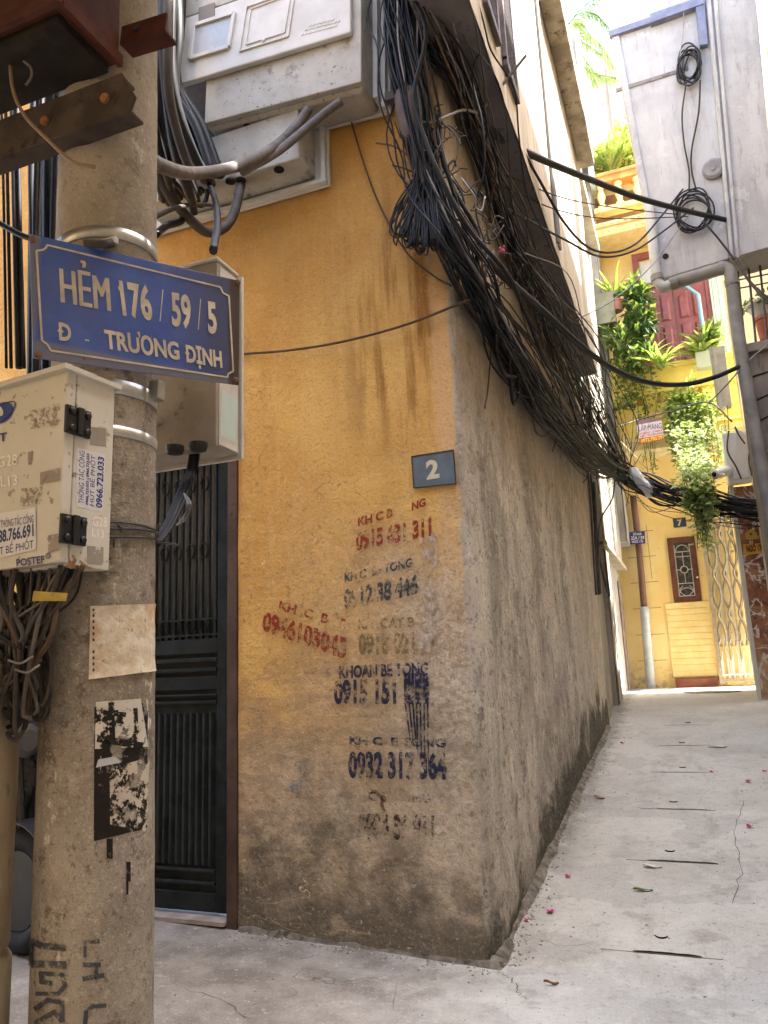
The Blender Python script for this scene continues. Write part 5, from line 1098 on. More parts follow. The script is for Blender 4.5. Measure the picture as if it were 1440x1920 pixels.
for q, mm, nm in (([(1192, 789), (1239, 783), (1240, 788), (1193, 797)], plain('dull_purple_print', (.20, .12, .17), .7), 'banner_head'), ([(1193, 797), (1240, 788), (1244, 815), (1198, 822)], plain('banner_white', (.62, .56, .6), .7), 'banner_body'), ([(1198, 822), (1244, 815), (1246, 824), (1201, 832)], plain('banner_red', (.52, .10, .02), .7), 'banner_foot')):
    Mesh().hexa([bq(*p) for p in q], (0, .006, 0)).build(nm, mm, bn)
lines('lettering', bq, M_navy, bn, [('LẮP MẠNG', (1198, 809), (1241, 803), (1197, 799))], .04, .003)
lines('small_lettering', bq, plain('banner_rose', (.5, .1, .16), .7), bn, [('INTERNET - CAMERA', (1199, 815), (1242, 808), (1199, 812)), ('WIFI - TRUYỀN HÌNH', (1199, 820), (1243, 813), (1199, 817))], .02, .003)
lines('telephone_number', bq, plain('banner_yellow', (.72, .58, .1), .7), bn, [('0972.783.291', (1202, 830), (1245, 822), (1201, 824))], .04, .003)
cable('taut dark wire carrying the small banner before the balcony', P1([(1158, 800, 11.), (1195, 788, 11.9), (1260, 770, 11.6), (1327, 754, 10.6), (1372, 790, 9.9)]), .011, M_cab[2])
cable('pale thin lead sloping past the banner on the yellow wall', P1([(1160, 825, 11.5), (1185, 850, 12.), (1215, 880, 12.5), (1228, 886, 12.8)]), .012, plain('cream_lead', (.5, .42, .2), .6))
bag = Mesh(); bc = on(1, 9.85, 1203, 905)
def bagf(u, v):
    a = 2*math.pi*u; r = .085*(.35 + .9*math.sin(math.pi*min(1, .12+v*.86)))*(1 + .28*mn.noise((math.cos(a)*2, math.sin(a)*2, v*4)))
    return bc + Vector((r*math.cos(a)*.8 + .16*(v-.5) - .02*math.sin(v*7), r*math.sin(a)*.8, .40*(.5-v)))
bag.grid(bagf, 22, 18)
n = NT('crumpled_white_plastic'); k = n.noise(16, 4, .6, None, 1.); M_bag = n.bsdf(n.mix(k, (.62, .66, .68), (.74, .77, .79)), .35, 0, n.bump(k, .7, .02), .5, trans=(.7, .72, .74)); tag(bag.build('plastic_bag', M_bag, smooth=True), 'crumpled white plastic bag caught on the crossing cable bundle', 'plastic bag')
for lab, px, py, mm in (('scrap of pink plastic caught high in the cable fan', 944, 478, plain('pink_scrap', (.55, .12, .18), .6)), ('white plastic tie knotted on the corner cable bundle', 925, 488, M_white)):
    c0 = on(1, 4.0, px, py); g = Mesh().grid(lambda u, v: c0 + Vector((.03*(u-.5) + .01*math.sin(9*v), .01*math.sin(5*u) - .05, .035*(.5-v) + .01*math.sin(7*u))), 7, 7); tag(g.build('rag', mm, smooth=True, solid=.003), lab, 'plastic scrap')
rg_ = Mesh(); c0 = on(1, 8.3, 1110, 832)
rg_.grid(lambda u, v: c0 + Vector((.06*(u-.5) + .01*math.sin(9*v), .05*math.sin(5*u), .14*(.5-v)*(1-.3*u))), 6, 8); tag(rg_.build('rag', plain('pale_teal_rag', (.3, .5, .47), .8), smooth=True), 'scrap of pale teal plastic stuck in the cable tangle', 'plastic scrap')

# ---------------------------------------------------------------- right hand side
rp = thing('overhanging_house', 'grey house whose bare panelled upper floor juts over the alley', 'house', (1.2, 8.3, 4))
M_panel = streaky('pale_grey_render', (.33, .335, .36), (.41, .415, .435), (.22, .21, .205), (.50, .50, .51), .88, .4)
PYR = 8.0
def rpx(px, py, e=0): return on(1, PYR - e, px, py)
m = Mesh().hexa([rpx(1239, 524), rpx(1368, 484), rpx(1320, -60), rpx(1124, -60)], (0, .35, 0)); m.hexa([rpx(1235, 522, .02), rpx(1245, 521, .02), rpx(1138, -60, .02), rpx(1122, -60, .02)], (0, .37, 0)); m.build('overhang_panel', M_panel, rp, bevel=.01)
m = Mesh(); m.hexa([rpx(1369, 484, .06), rpx(1460, 458, .06), rpx(1412, -60, .06), rpx(1318, -60, .06)], (0, .5, 0))
for a, b, e in ((1369, 1376, .10), (1380, 1387, .095)): m.hexa([rpx(a, 484, e), rpx(b, 482, e), rpx(b-48, -60, e), rpx(a-48, -60, e)], (0, .05, 0))
m.build('corner_pier', streaky('stained_pier_render', (.30, .30, .315), (.38, .38, .39), (.17, .16, .15), (.46, .46, .46), .9, .5), rp, bevel=.008)
sl = Mesh(); sl.hexa([rpx(1155, 166, .012), rpx(1290, 124, .012), rpx(1291, 130, .012), rpx(1156, 172, .012)], (0, .02, 0)); sl.build('render_seam', M_soffit, rp)
fr = Mesh(); fr.hexa([rpx(1142, 58, .05), rpx(1310, 0, .05), rpx(1310, 12, .05), rpx(1143, 68, .05)], (0, .06, 0)); fr.hexa([rpx(1218, 26, .08), rpx(1318, -8, .08), rpx(1320, 6, .08), rpx(1220, 42, .08)], (0, .08, 0)); fr.hexa([rpx(1303, 0, .07), rpx(1320, -4, .07), rpx(1327, 82, .07), rpx(1312, 84, .07)], (0, .06, 0))
fr.build('steel_frame', worn('blue_grey_steel', (.12, .13, .19), (.17, .18, .25), 7, .5, .2), rp)
Mesh().lathe(rpx(1338, 318, .02), [(.11, 0), (.11, .03), (.085, .05), (.03, .05), (.03, .06)], 24, (-.2, -1, -.1)).build('wall_lamp', worn('grey_lamp_housing', (.14, .14, .16), (.2, .2, .22), 9, .5), rp)
Mesh().lathe(rpx(1248, 481, -.0), [(.03, 0), (.03, .012), (.016, .014)], 14, (0, -1, 0)).build('weep_hole', M_hole, rp)
M_rc = streaky('dirty_concrete_block', (.15, .13, .11), (.23, .20, .17), (.07, .06, .05), (.32, .29, .25), .92, .6)
m = Mesh(); m.hexa([rpx(1388, 660, -.06), rpx(1500, 640, -.06), rpx(1530, 1330, -.06), rpx(1486, 1330, -.06), rpx(1443, 1040, -.06), rpx(1411, 832, -.06)], (0, .5, 0)); m.hexa([rpx(1386, 648, .0), rpx(1500, 622, .0), rpx(1500, 642, .0), rpx(1387, 662, .0)], (0, .55, 0)); m.build('lower_wall', M_rc, rp)
jt = Mesh()
for a, b in (((1392, 712), (1445, 696)), ((1398, 760), (1445, 738)), ((1404, 800), (1445, 778))): jt.bar(rpx(*a, -.057), rpx(*b, -.057), .014, .01, (0, 1, 0))
jt.build('mortar_joint', M_dark, rp)
fb = Mesh()
for x0 in (1381, 1402, 1424, 1446): fb.tube([rpx(x0 - 2, 470, -.3), rpx(x0 + 16, 650, -.3)], .012, 6)
for y0 in (527, 543): fb.tube([rpx(1374, y0, -.3), rpx(1460, y0 - 17, -.3)], .008, 6)
tag(fb.build('balcony_railing', plain('thin_dark_rail', (.07, .065, .06), .5, .3)), 'thin dark upright railing bars over the dirty concrete wall', 'railing')
bp = thing('potted_plant', 'leafy plant in a white ribbed bowl behind the railing', 'potted plant', rpx(1432, 598, -.6))
c0 = rpx(1436, 598, -.6); pot(bp, c0, .17, .17, plain('white_bowl', (.62, .63, .60), .5), .55)
m = Mesh(); bush(m, c0 + Vector((0, 0, .26)), (.22, .16, .16), 90, .09, .05); m.build('leaves', L_green, bp)
bp = thing('potted_plant', 'empty terracotta red flowerpot at the edge behind the railing', 'flowerpot', rpx(1444, 640, -.5)); pot(bp, rpx(1444, 636, -.5), .12, .24, worn('terracotta_red', (.36, .10, .06), (.44, .15, .09), 8), .8)
gb = thing('balcony_house', 'pale apricot house with teal window behind the thin railing', 'house', (1.45, 11.5, 4.4))
m = Mesh().box((1.0, 11.6, 3.2), (3.4, 11.8, 9.0)); m.build('wall', worn('pale_apricot_render', (.66, .56, .36), (.72, .63, .44), 3, .85), gb)
m = Mesh().box((1.62, 11.57, 7.0), (2.3, 11.599, 8.6)); m.build('teal_window', plain('teal_sheet', (.36, .5, .46), .5), gb); Mesh().box((1.75, 11.56, 6.5), (2.1, 11.599, 6.98)).build('dark_opening', M_hole, gb)
# grey down pipe with elbows under the overhang
dp = thing('drain_pipe', 'thick grey plastic drain pipe with two elbows below the overhanging panel', 'pipe', rpx(1370, 520, .1))
M_pvc = worn('stained_grey_pvc', (.15, .145, .135), (.22, .215, .20), 5, .6, 0, .1, (.09, .08, .07), .4, 8)
M_pvcl = worn('pale_grey_pvc', (.33, .34, .34), (.42, .42, .42), 5, .5, 0, .1, (.24, .22, .2), .3, 8)
m = Mesh().tube(spline([rpx(1268, 528, .07), rpx(1300, 519, .07), rpx(1344, 505, .07), rpx(1358, 502, .07), rpx(1368, 510, .07), rpx(1372, 528, .07), rpx(1380, 600, .07), rpx(1396, 700, .07), rpx(1421, 840, .07), rpx(1442, 960, .07), rpx(1466, 1120, .07)], 5), .062, 14); m.build('pipe', M_pvc, dp, smooth=True)
m = Mesh().tube(spline([rpx(1216, 380, .07), rpx(1224, 450, .07), rpx(1230, 510, .07), rpx(1234, 528, .07), rpx(1243, 537, .07), rpx(1256, 534, .07), rpx(1270, 528, .07)], 5), .052, 14); m.build('upper_pipe', M_pvcl, dp, smooth=True)
m = Mesh()
for a, b, r in (((1231, 516), (1233, 526), .064), ((1256, 534), (1270, 529), .066), ((1347, 504), (1357, 502), .07), ((1371, 524), (1374, 536), .07)): m.tube([rpx(*a, .07), rpx(*b, .07)], r, 14)
m.build('pipe_socket', M_pvc, dp)
# wire coils on the panel
for cx, cy, rx, ry, n_, lab, tl in ((1294, 122, 20, 38, 9, 'upper coil of dark wire hung on the grey overhanging panel', .35), (1300, 398, 40, 42, 7, 'lower wide coil of dark wire where the thick cable meets the panel', .3)):
    co = thing('wire_coil', lab, 'wire coil', rpx(cx, cy, .08))
    for k in range(n_):
        ax, ay = rx*rnd.uniform(.65, 1.05), ry*rnd.uniform(.65, 1.02); ox, oy = rnd.gauss(0, 3), rnd.gauss(0, 4); th = tl + rnd.gauss(0, .25)
        pts = [rpx(cx + ox + ax*math.cos(t)*math.cos(th) - ay*math.sin(t)*math.sin(th), cy + oy + ax*math.cos(t)*math.sin(th) + ay*math.sin(t)*math.cos(th), .05 + .02*k/n_ + .02*math.sin(t + k)) for t in [j*2*math.pi/22 for j in range(23)]]
        Mesh().tube(pts, .0085, 5).build('wire_loop', M_cab[1], co, smooth=True)
cable('pair lead hanging from upper to lower coil, paler and closer to the alley', P1([(1286, 158, 7.92), (1279, 215, 7.95), (1283, 270, 7.95), (1292, 320, 7.95), (1292, 358, 7.93)]), .008, M_cab[1])
cable('pair lead hanging from upper to lower coil, closer to the pier and lamp', P1([(1313, 150, 7.92), (1310, 210, 7.95), (1297, 280, 7.95), (1297, 320, 7.95), (1305, 355, 7.93)]), .009, M_cab[1])
cable('pale wire rising from the upper coil to the steel frame', P1([(1282, 20, 7.93), (1281, 60, 7.95), (1276, 95, 7.95), (1274, 128, 7.93)]), .006, M_cab[3])
cable('dark wire slanting from lower coil to the corner pier', P1([(1318, 415, 7.92), (1345, 445, 7.9), (1372, 480, 7.88), (1376, 486, 7.86)]), .010, M_cab[1])
cable('brown wire pair drooping over the railing, upper strand', P1([(1378, 482, 7.86), (1395, 512, 7.86), (1418, 540, 7.86), (1450, 566, 7.86)]), .011, M_cab[4])
cable('brown wire pair drooping over the railing, lower strand', P1([(1380, 486, 7.85), (1398, 518, 7.85), (1420, 546, 7.85), (1450, 572, 7.85)]), .011, M_cab[2])
cable('thin grey wire rising diagonally across the dirty concrete wall', P1([(1330, 755, 7.8), (1362, 722, 7.85), (1400, 680, 7.9), (1446, 640, 7.9)]), .008, M_cab[3])
# box, camera and pillar
xb = thing('white_service_box', 'white box draped with leads on top of the marble pillar', 'service box', on(1, 9.9, 1385, 895))
q = [on(1, 9.85, *p) for p in ((1366, 903), (1412, 896), (1407, 806), (1353, 812))]
m = Mesh().hexa(q, (0, .3, 0)); m.build('body', worn('clean_white_sheet', (.62, .63, .62), (.70, .71, .70), 4, .45, 0, .05), xb, bevel=.015)
q = [on(1, 9.84, *p) for p in ((1373, 900), (1406, 895), (1400, 812), (1380, 803))]; m = Mesh().hexa(q, (0, .02, 0)); m.build('cover', plain('white_cover', (.66, .66, .64), .5), xb, bevel=.01)
for p in ([(1366, 808), (1364, 845), (1380, 875), (1390, 898)], [(1378, 800), (1385, 815), (1397, 832)], [(1408, 835), (1404, 862), (1410, 892)]): Mesh().tube(spline(P1(p, 9.81), 5), .010, 5).build('lead', M_cab[2], xb)
cv = thing('security_camera', 'small white bullet security camera beside the white box', 'camera', on(1, 9.8, 1348, 888))
c0 = on(1, 9.75, 1352, 886); Mesh().lathe(c0, [(.05, -.12), (.06, -.1), (.06, .09), (.045, .1)], 16, (-.75, -.55, -.25)).build('body', plain('camera_white', (.68, .68, .66), .4), cv, smooth=False)
Mesh().lathe(c0 + Vector((-.75, -.55, -.25)).normalized()*.1, [(.035, 0), (.03, .012)], 14, (-.75, -.55, -.25)).build('lens', plain('lens_black', (.01, .01, .012), .2), cv); Mesh().tube([c0, c0 + Vector((.12, .1, .06))], .02, 8).build('mount', plain('camera_mount', (.6, .6, .58), .4), cv)
mpil = thing('marble_column', 'red and white veined marble clad column next to the lattice gate', 'pillar', (.75, 10.1, .76))
n = NT('red_veined_marble'); k1 = n.noise(3.2, 6, .65, None, 1.2); k2 = n.noise(11, 5, .7, None, .8); v = n.ma('ABSOLUTE', n.ma('SUBTRACT', n.noise(2.2, 4, .6, None, 1.4), .5))
c = n.mix(n.step(k1, .35, .62), (.17, .06, .035), (.42, .20, .11)); c = n.mix(n.step(k2, .56, .66), c, (.60, .50, .42)); c = n.mix(n.step(k2, .40, .33), c, (.06, .025, .02)); c = n.mix(n.ma('MULTIPLY', n.step(v, .03, .008), .9), c, (.72, .68, .62)); c = n.mix(n.step(n.z, 1.5, 1.0, 0, .4), c, (.66, .5, .3))
M_marble = n.bsdf(c, .25, 0, None, .5)
mx0, mx1, my = .665, .98, 10.15
Mesh().box((mx0, my, .55), (mx1, my+.4, 3.30)).build('shaft', M_marble, mpil, bevel=.006)
m = Mesh()
m.box((mx0-.05, my-.02, .72), (mx0-.004, my+.06, 3.34)); m.box((mx1-.10, my-.03, .72), (mx1-.06, my-.002, 3.34)); m.build('white_post', worn('white_post_paint', (.60, .57, .52), (.70, .67, .62), 5, .6, 0, .1, (.45, .35, .26), .3, 7), mpil)
sy = thing('alley_sign', 'orange alley sign lettered NGÕ 176 on the marble pillar', 'sign', (.76, my-.02, 2.5))
def mq(px, py, e=.0): return on(1, my - .012 - e, px, py)
Mesh().hexa([mq(1394, 1041), mq(1440, 1036), mq(1440, 1018), mq(1393, 1020)], (0, .01, 0)).build('plate', worn('orange_plate', (.62, .30, .03), (.70, .38, .05), 10, .5), sy)
lines('lettering', mq, plain('sign_black', (.02, .02, .02), .6), sy, [('NGÕ 176', (1400, 1035), (1432, 1032), (1399, 1024))], .05, .002)
hs = thing('house_shaped_plaque', 'yellow house shaped plaque with a heart above the orange sign', 'plaque', (.76, my-.02, 2.75))
Mesh().hexa([mq(1398, 1011), mq(1420, 1010), mq(1419, 999), mq(1408, 991), mq(1397, 1000)], (0, .01, 0)).build('plate', plain('plaque_yellow', (.62, .42, .08), .5), hs)
hm = Mesh(); hm.add([mq(1408, 1004.5, .002), mq(1410.6, 1001, .002), mq(1409.6, 999, .002), mq(1408, 1000.4, .002), mq(1406.4, 999, .002), mq(1405.4, 1001, .002)], [(0, 1, 2, 3, 4, 5)]); hm.add([mq(1398, 1014, .0), mq(1421, 1013, 0), mq(1421, 1011.6, 0), mq(1398, 1012.6, 0)], [(0, 1, 2, 3)]); hm.build('heart', plain('plaque_brown', (.07, .03, .02), .6), hs)
sw = Mesh().box((1.02, 10.3, .5), (1.4, 11.9, 4.4)); tag(sw.build('side_building', M_rc), 'plain concrete building side beyond the marble column, sized to shade the alley', 'building')  # mostly hidden; length and height shaped to block sun on the alley

# ---------------------------------------------------------------- plants of the yellow house
def plant(name, label, c, fn, mat, cat='plant', group=None):
    t = thing(name, label, cat, c, group); m = Mesh(); fn(m); m.build('leaves', mat, t); return t
kb = Mesh().box((-.96, 12.3, 7.18), (-.55, 12.62, 7.24)); kb.box((-.96, 12.3, 6.7), (-.60, 12.58, 7.18)); tag(kb.build('plant_shelf', worn('mossy_shelf', (.16, .17, .12), (.24, .24, .18), 6, .9)), 'grey corbelled shelf holding the uppermost pink pot', 'shelf')
c = on(1, 12.45, 1155, 578); t = plant('potted_plant', 'upright strappy plant in a pink pot on the corbelled shelf', c, lambda m: blades(m, c + Vector((0, 0, .1)), 34, .8, .075, .6, .8), L_lime, 'potted plant')
pot(t, c - Vector((0, 0, .06)), .14, .17, plain('pink_pot', (.50, .24, .19), .6))
c = on(1, 12.4, 1190, 560); plant('shrub', 'dark leafy shrub behind the pink pot on the yellow balcony', c, lambda m: bush(m, c, (.28, .2, .35), 220, .15, .08), L_dark, 'shrub')
c = on(1, 12.45, 1172, 635); plant('shrub', 'dense green shrub below the corbelled shelf on the balcony', c, lambda m: bush(m, c, (.42, .3, .55), 520, .15, .06), L_green, 'shrub')
c = on(1, 12.35, 1204, 618); plant('shrub', 'broad dark drooping plant before the maroon doors', c, lambda m: bush(m, c, (.24, .22, .5), 220, .22, .08, -.1), L_dark, 'shrub')
c = on(1, 12.3, 1186, 668); plant('shrub', 'leafy green plant with bright tufts before the maroon doors', c, lambda m: (bush(m, c, (.32, .25, .36), 260, .15, .055), blades(m, c + Vector((.28, 0, -.1)), 26, .45, .05, 1.1, 1.3)), L_green, 'shrub')
c = on(1, 12.3, 1240, 690); plant('shrub', 'low arching light green plant on the balcony parapet', c, lambda m: blades(m, c, 46, .6, .06, 1.3, 1.4), L_lime, 'shrub')
c = on(1, 12.5, 1330, 640); plant('shrub', 'bright green bush by the blue pipe frame on the balcony', c, lambda m: (bush(m, c, (.22, .2, .3), 140, .18, .07), blades(m, c - Vector((.1, 0, .1)), 20, .6, .06, 1.2, 1.2)), L_green, 'shrub')
c = on(1, 12.5, 1322, 690); t = plant('potted_plant', 'variegated plant in a pale green square pot on the parapet', c, lambda m: blades(m, c + Vector((-.05, 0, .22)), 40, .5, .07, 1.4, 1.5), L_lime, 'potted plant')
m = Mesh().hexa([c + Vector(v) for v in ((-.12, -.12, -.02), (.12, -.12, -.02), (.12, .12, -.02), (-.12, .12, -.02))], (0, 0, .26)); m.build('pot', plain('pale_green_pot', (.46, .52, .42), .6), t, bevel=.01)
tr = Mesh().hexa([on(1, 11.6, *p) for p in ((1346, 765), (1372, 760), (1358, 648), (1330, 652))], (0, .15, 0)); tr.hexa([on(1, 11.58, *p) for p in ((1350, 764), (1356, 763), (1342, 650), (1336, 651))], (0, .03, 0)); tag(tr.build('metal_duct', worn('dull_grey_duct', (.22, .21, .18), (.3, .29, .25), 5, .6)), 'upright dull grey metal duct beside the square planter', 'duct')
def vine(label, mat, strands, leafn, ln, wd, seed=0):
    t = thing('hanging_vine', label, 'vine', strands[0][0]); stm = Mesh(); lf = Mesh()
    for s in strands:
        pts = spline(s, 6); stm.tube(pts, .006, 4)
        for k in range(leafn):
            i = rnd.randrange(len(pts)); p = pts[i] + rv(.045)
            leaf(lf, p, Vector((rnd.gauss(0, .8), rnd.gauss(-.6, .5), rnd.gauss(-.15, .35))), Vector((0, 0, 1)) + rv(.3), ln*rnd.uniform(.6, 1.2), wd*rnd.uniform(.7, 1.2), .1, .5)
    stm.build('stems', L_stem, t); lf.build('leaves', mat, t)
st = []
for k in range(9):
    x = 1155 + 7.5*k + rnd.gauss(0, 3); st.append(P1([(x, 685, 12.4), (x + rnd.gauss(3, 4), 715, 12.3), (x + rnd.gauss(5, 6), 740 + rnd.uniform(0, 20), 12.3), (x + rnd.gauss(9, 6), 760 + rnd.uniform(0, 60) * (1 if k > 3 else .5), 12.32)]))
vine('loose green vine trailing over the parapet under the dense shrubs', L_green, st, 60, .10, .055)
st = []
for k in range(6):
    x = 1204 + 4*k; st.append(P1([(x, 800, 12.4), (x + 4, 840, 12.38), (x + rnd.gauss(9, 4), 875 + rnd.uniform(-10, 15), 12.4)]))
vine('thin vine wisp hanging under the balcony behind the banner', L_lime, st, 16, .075, .045)
st = []
for k in range(46):
    x = 1246 + 88*rnd.random(); e = rnd.random(); bot = 860 + 60*e
    if k % 2:
        x = rnd.uniform(1256, 1314); bot = rnd.uniform(900, 1035)
        st.append(P1([(x, 750, 12.4), (x + 6, 800, 12.1), (x + 16 + rnd.gauss(0, 5), 855, 11.), (x + 24 + rnd.gauss(0, 5), 905, 9.62), (x*.7 + 1310*.3 + 22 + rnd.gauss(0, 4), 950, 9.6), (x*.4 + 1312*.6 + 18 + rnd.gauss(0, 4), bot, 9.62)])); continue
    st.append(P1([(x, 742 + rnd.uniform(0, 25), 12.45), (x + rnd.gauss(0, 4), 785, 12.3), (x + .16*(820-742) + rnd.gauss(0, 6), 830, 12.3), (x + 12 + (bot-830)*.12 + rnd.gauss(0, 6), bot, 12.3)]))
vine('long pale flowering vine curtain hanging from balcony down to the gate', L_pale, st, 70, .10, .066)
st = [P1([(1352 + 6*k, 800 - 20*k, 10.6), (1362 + 3*k, 860, 10.6), (1368 + rnd.gauss(0, 4), 940, 10.6), (1384 + rnd.gauss(0, 3), 985 + 25*k, 10.7)]) for k in range(3)]
vine('sparse vine strand hanging beside the gate and marble pillar', L_pale, st, 34, .085, .055)
c = on(1, 12.4, 1300, 765); plant('shrub', 'bushy top of climbing greenery on the balcony edge', c, lambda m: bush(m, c, (.42, .25, .32), 420, .13, .07), L_lime, 'shrub')
# roof garden and trees behind
c = on(1, 12.8, 1145, 300); plant('shrub', 'yellow green strappy plants on the upper balcony beside the cream house', c, lambda m: (blades(m, c - Vector((0, 0, .3)), 60, 1.0, .07, .9, .9), bush(m, c, (.4, .3, .35), 200, .16, .06)), L_lime, 'shrub')
c = on(1, 13.0, 1178, 275); plant('shrub', 'sunlit leafy bush on the upper balcony beside the panel', c, lambda m: (bush(m, c, (.4, .4, .7), 420, .2, .08), blades(m, c - Vector((0, 0, .5)), 20, 1.0, .09, .6, .6)), L_lime, 'shrub')
rh = thing('roof_house', 'pale roof storey with pink column behind the upper balcony', 'house', (.2, 16, 10))
m = Mesh().box((-1.4, 16, 8), (3, 16.3, 14.5)); m.build('wall', worn('whitewash', (.66, .63, .58), (.74, .71, .66), 3, .85, 0, .2, (.5, .46, .4), .35, 6), rh)
m = Mesh().box((-.42, 15.9, 8), (-.22, 16, 15)); m.build('pink_column', plain('faded_pink', (.56, .30, .28), .8), rh)
m = Mesh()
for x in (-.72, -.56): m.box((x, 15.93, 8), (x+.06, 16, 14.5))
m.build('column', worn('grey_column', (.4, .38, .34), (.5, .47, .42), 6), rh)
gr = Mesh()
for k in range(4): gr.tube([(-.15, 15.95, 12.3 + .35*k), (.6, 15.95, 12.35 + .35*k)], .02, 5)
gr.tube([(-.1, 15.94, 12.65), (.3, 15.94, 13.0)], .02, 5); gr.tube([(-.1, 15.94, 13.0), (.3, 15.94, 12.65)], .02, 5); gr.build('window_grille', plain('slate_grille', (.2, .24, .27), .6), rh)
pt = thing('palm_tree', 'green palm with drooping fronds rising behind the upper balcony', 'palm tree', on(1, 15., 1062, 330))
tr = Mesh(); base = on(1, 15.2, 1065, 330); top = on(1, 15.2, 1082, 40); tr.tube(spline([base, base.lerp(top, .5) + Vector((.05, 0, 0)), top], 6), .09, 10); tr.build('trunk', worn('palm_bark', (.16, .12, .08), (.24, .19, .13), 9, .9), pt)
for k, fp in enumerate((((1050, 70), (1082, 28), (1116, 26), (1152, 66)), ((1050, 76), (1090, 62), (1124, 82), (1150, 128)), ((1050, 84), (1080, 92), (1104, 122), (1116, 156)), ((1055, 60), (1092, 14), (1130, -8)), ((1050, 92), (1086, 116), (1118, 138), (1156, 146)), ((1050, 66), (1070, 40), (1088, 40), (1108, 70)), ((1050, 74), (1040, 30), (1020, 40)), ((1050, 80), (1086, 76), (1130, 104)))):
    fr = Mesh(); pts = spline([on(1, 15.2 - .07*k, *p) for p in fp], 9); fr.tube(pts, .014, 4)
    for i in range(2, len(pts)-1):
        tg = (pts[i+1]-pts[i-1]).normalized(); sv = Vector((tg.z, -.35, -tg.x)).normalized()
        for q in (-1, 1):
            leaf(fr, pts[i], tg*.55 + sv*q*.35 + Vector((rnd.gauss(0, .08), rnd.gauss(-.2, .15), -.75)), Vector((0, -1, .3)), rnd.uniform(.34, .5)*(1-.45*i/len(pts)), .038, .04, .5)
    fr.build('frond', L_lime if k % 3 else L_green, pt)
# ---------------------------------------------------------------- lower left: post, scooter; litter on the paving
M_post = worn('smooth_cream_plaster', (.33, .27, .185), (.45, .375, .26), 4, .8, 0, .2, (.22, .17, .115), .43, 4, None, .3)
pc = on(1, 1.33, 38, 1400); d = Vector((pc.x, pc.y)).normalized(); ctr = Vector((pc.x, pc.y)) + Vector((-d.y, d.x))*.19
post = thing('gate_post', 'smooth cream round post under the tangled telecom cables', 'post', (ctr.x, ctr.y, -.02))
prof = [(.202, 0), (.200, .3), (.197, .50), (.191, .508), (.195, .52), (.199, .53), (.197, .72), (.187, .734), (.184, .742), (.192, .752), (.190, .9), (.187, 1.4), (.17, 1.42)]
Mesh().lathe((ctr.x, ctr.y, -.02), prof, 40).build('shaft', M_post, post, smooth=True)
sct = thing('motor_scooter', 'dark motor scooter parked behind the pole by the door', 'scooter', (-3.4, 2.9, .07))
M_blk = plain('scooter_black', (.012, .012, .014), .3, 0, .5); M_tyre = plain('tyre_rubber', (.014, .014, .014), .85)
gzs = gz(-2.6, 2.7); SX = Vector((.97, -.2, 0)).normalized(); SC = on(1, 2.9, 50, 1560); SC.z = gzs; SC = SC - SX*.62; SS = Vector((SX.y, -SX.x, 0))
def sp(a, z, s=0): return SC + SX*a + SS*s + Vector((0, 0, z))
for a in (-.62, .62):
    t_ = Mesh(); R_, r_ = .22, .055; N, K = 28, 10
    t_.grid(lambda u, v: sp(a + (R_ + r_*math.cos(6.2832*v))*math.cos(6.2832*u), .275 + (R_ + r_*math.cos(6.2832*v))*math.sin(6.2832*u), r_*math.sin(6.2832*v)), N, K)
    w_ = t_.build('wheel', M_tyre, sct, smooth=True); rim_ = Mesh().lathe(sp(a, .275, -.03), [(.17, 0), (.16, .03), (.17, .06)], 20, SS); rim_.build('rim', plain('dark_rim_metal', (.04, .04, .04), .5, .3), w_)
b_ = Mesh()
secs = [(-.72, .60, .05, .08), (-.55, .62, .13, .14), (-.2, .56, .14, .17), (.0, .36, .12, .1), (.22, .33, .12, .07), (.42, .5, .13, .12), (.5, .75, .12, .17), (.46, .95, .09, .1)]
b_.grid(lambda u, v: (lambda s0, s1, f: sp(s0[0]*(1-f)+s1[0]*f, (s0[1]*(1-f)+s1[1]*f) + (s0[3]*(1-f)+s1[3]*f)*math.sin(6.2832*u), (s0[2]*(1-f)+s1[2]*f)*math.cos(6.2832*u)))(secs[min(6, int(v*7))], secs[min(7, int(v*7)+1)], v*7 - min(6, int(v*7))), 20, 28)
b_.build('body', M_blk, sct, smooth=True)
s_ = Mesh(); s_.grid(lambda u, v: sp(-.68 + .72*v, .76 - .05*math.sin(3.14*v) + .06*math.sin(6.2832*u), (.09 + .04*math.sin(3.14*v))*math.cos(6.2832*u)), 16, 12); s_.build('seat', plain('seat_vinyl', (.02, .018, .018), .5), sct, smooth=True)
h_ = Mesh(); h_.tube([sp(.45, 1.02, -.33), sp(.5, 1.0, -.15), sp(.5, .98, 0), sp(.5, 1.0, .15), sp(.45, 1.02, .33)], .014, 8); h_.tube([sp(.62, .28), sp(.5, .98)], .022, 8); h_.build('handlebar', M_blk, sct)
Mesh().lathe(sp(.55, .93), [(.085, 0), (.08, .03), (.05, .05)], 18, SX).build('headlight', plain('headlight_glass', (.10, .10, .10), .2), sct)
m_ = Mesh(); m_.grid(lambda u, v: sp(.62 + .30*math.cos(.3 + 2.5*u), .275 + .30*math.sin(.3 + 2.5*u), .07*(2*v-1)), 16, 4); m_.build('mudguard', plain('mudguard_dark', (.03, .03, .035), .4), sct, solid=.004)
M_petal = worn('magenta_petal', (.50, .015, .16), (.62, .05, .26), 60, .6)
labs = ['magenta petal lying close to the ochre wall corner', 'small dark pink petal next to the brightest petal near the corner', 'pink open petal midway along the foot of the grey wall', 'tiny pink petal far up the alley near the mossy wall foot',
        'pink petal on the joint of a drain slab near the middle', 'pink petal between the drain covers and the lone large petal', 'large magenta petal lying alone well beyond the green leaf', 'dusky petal farthest from the grey wall']
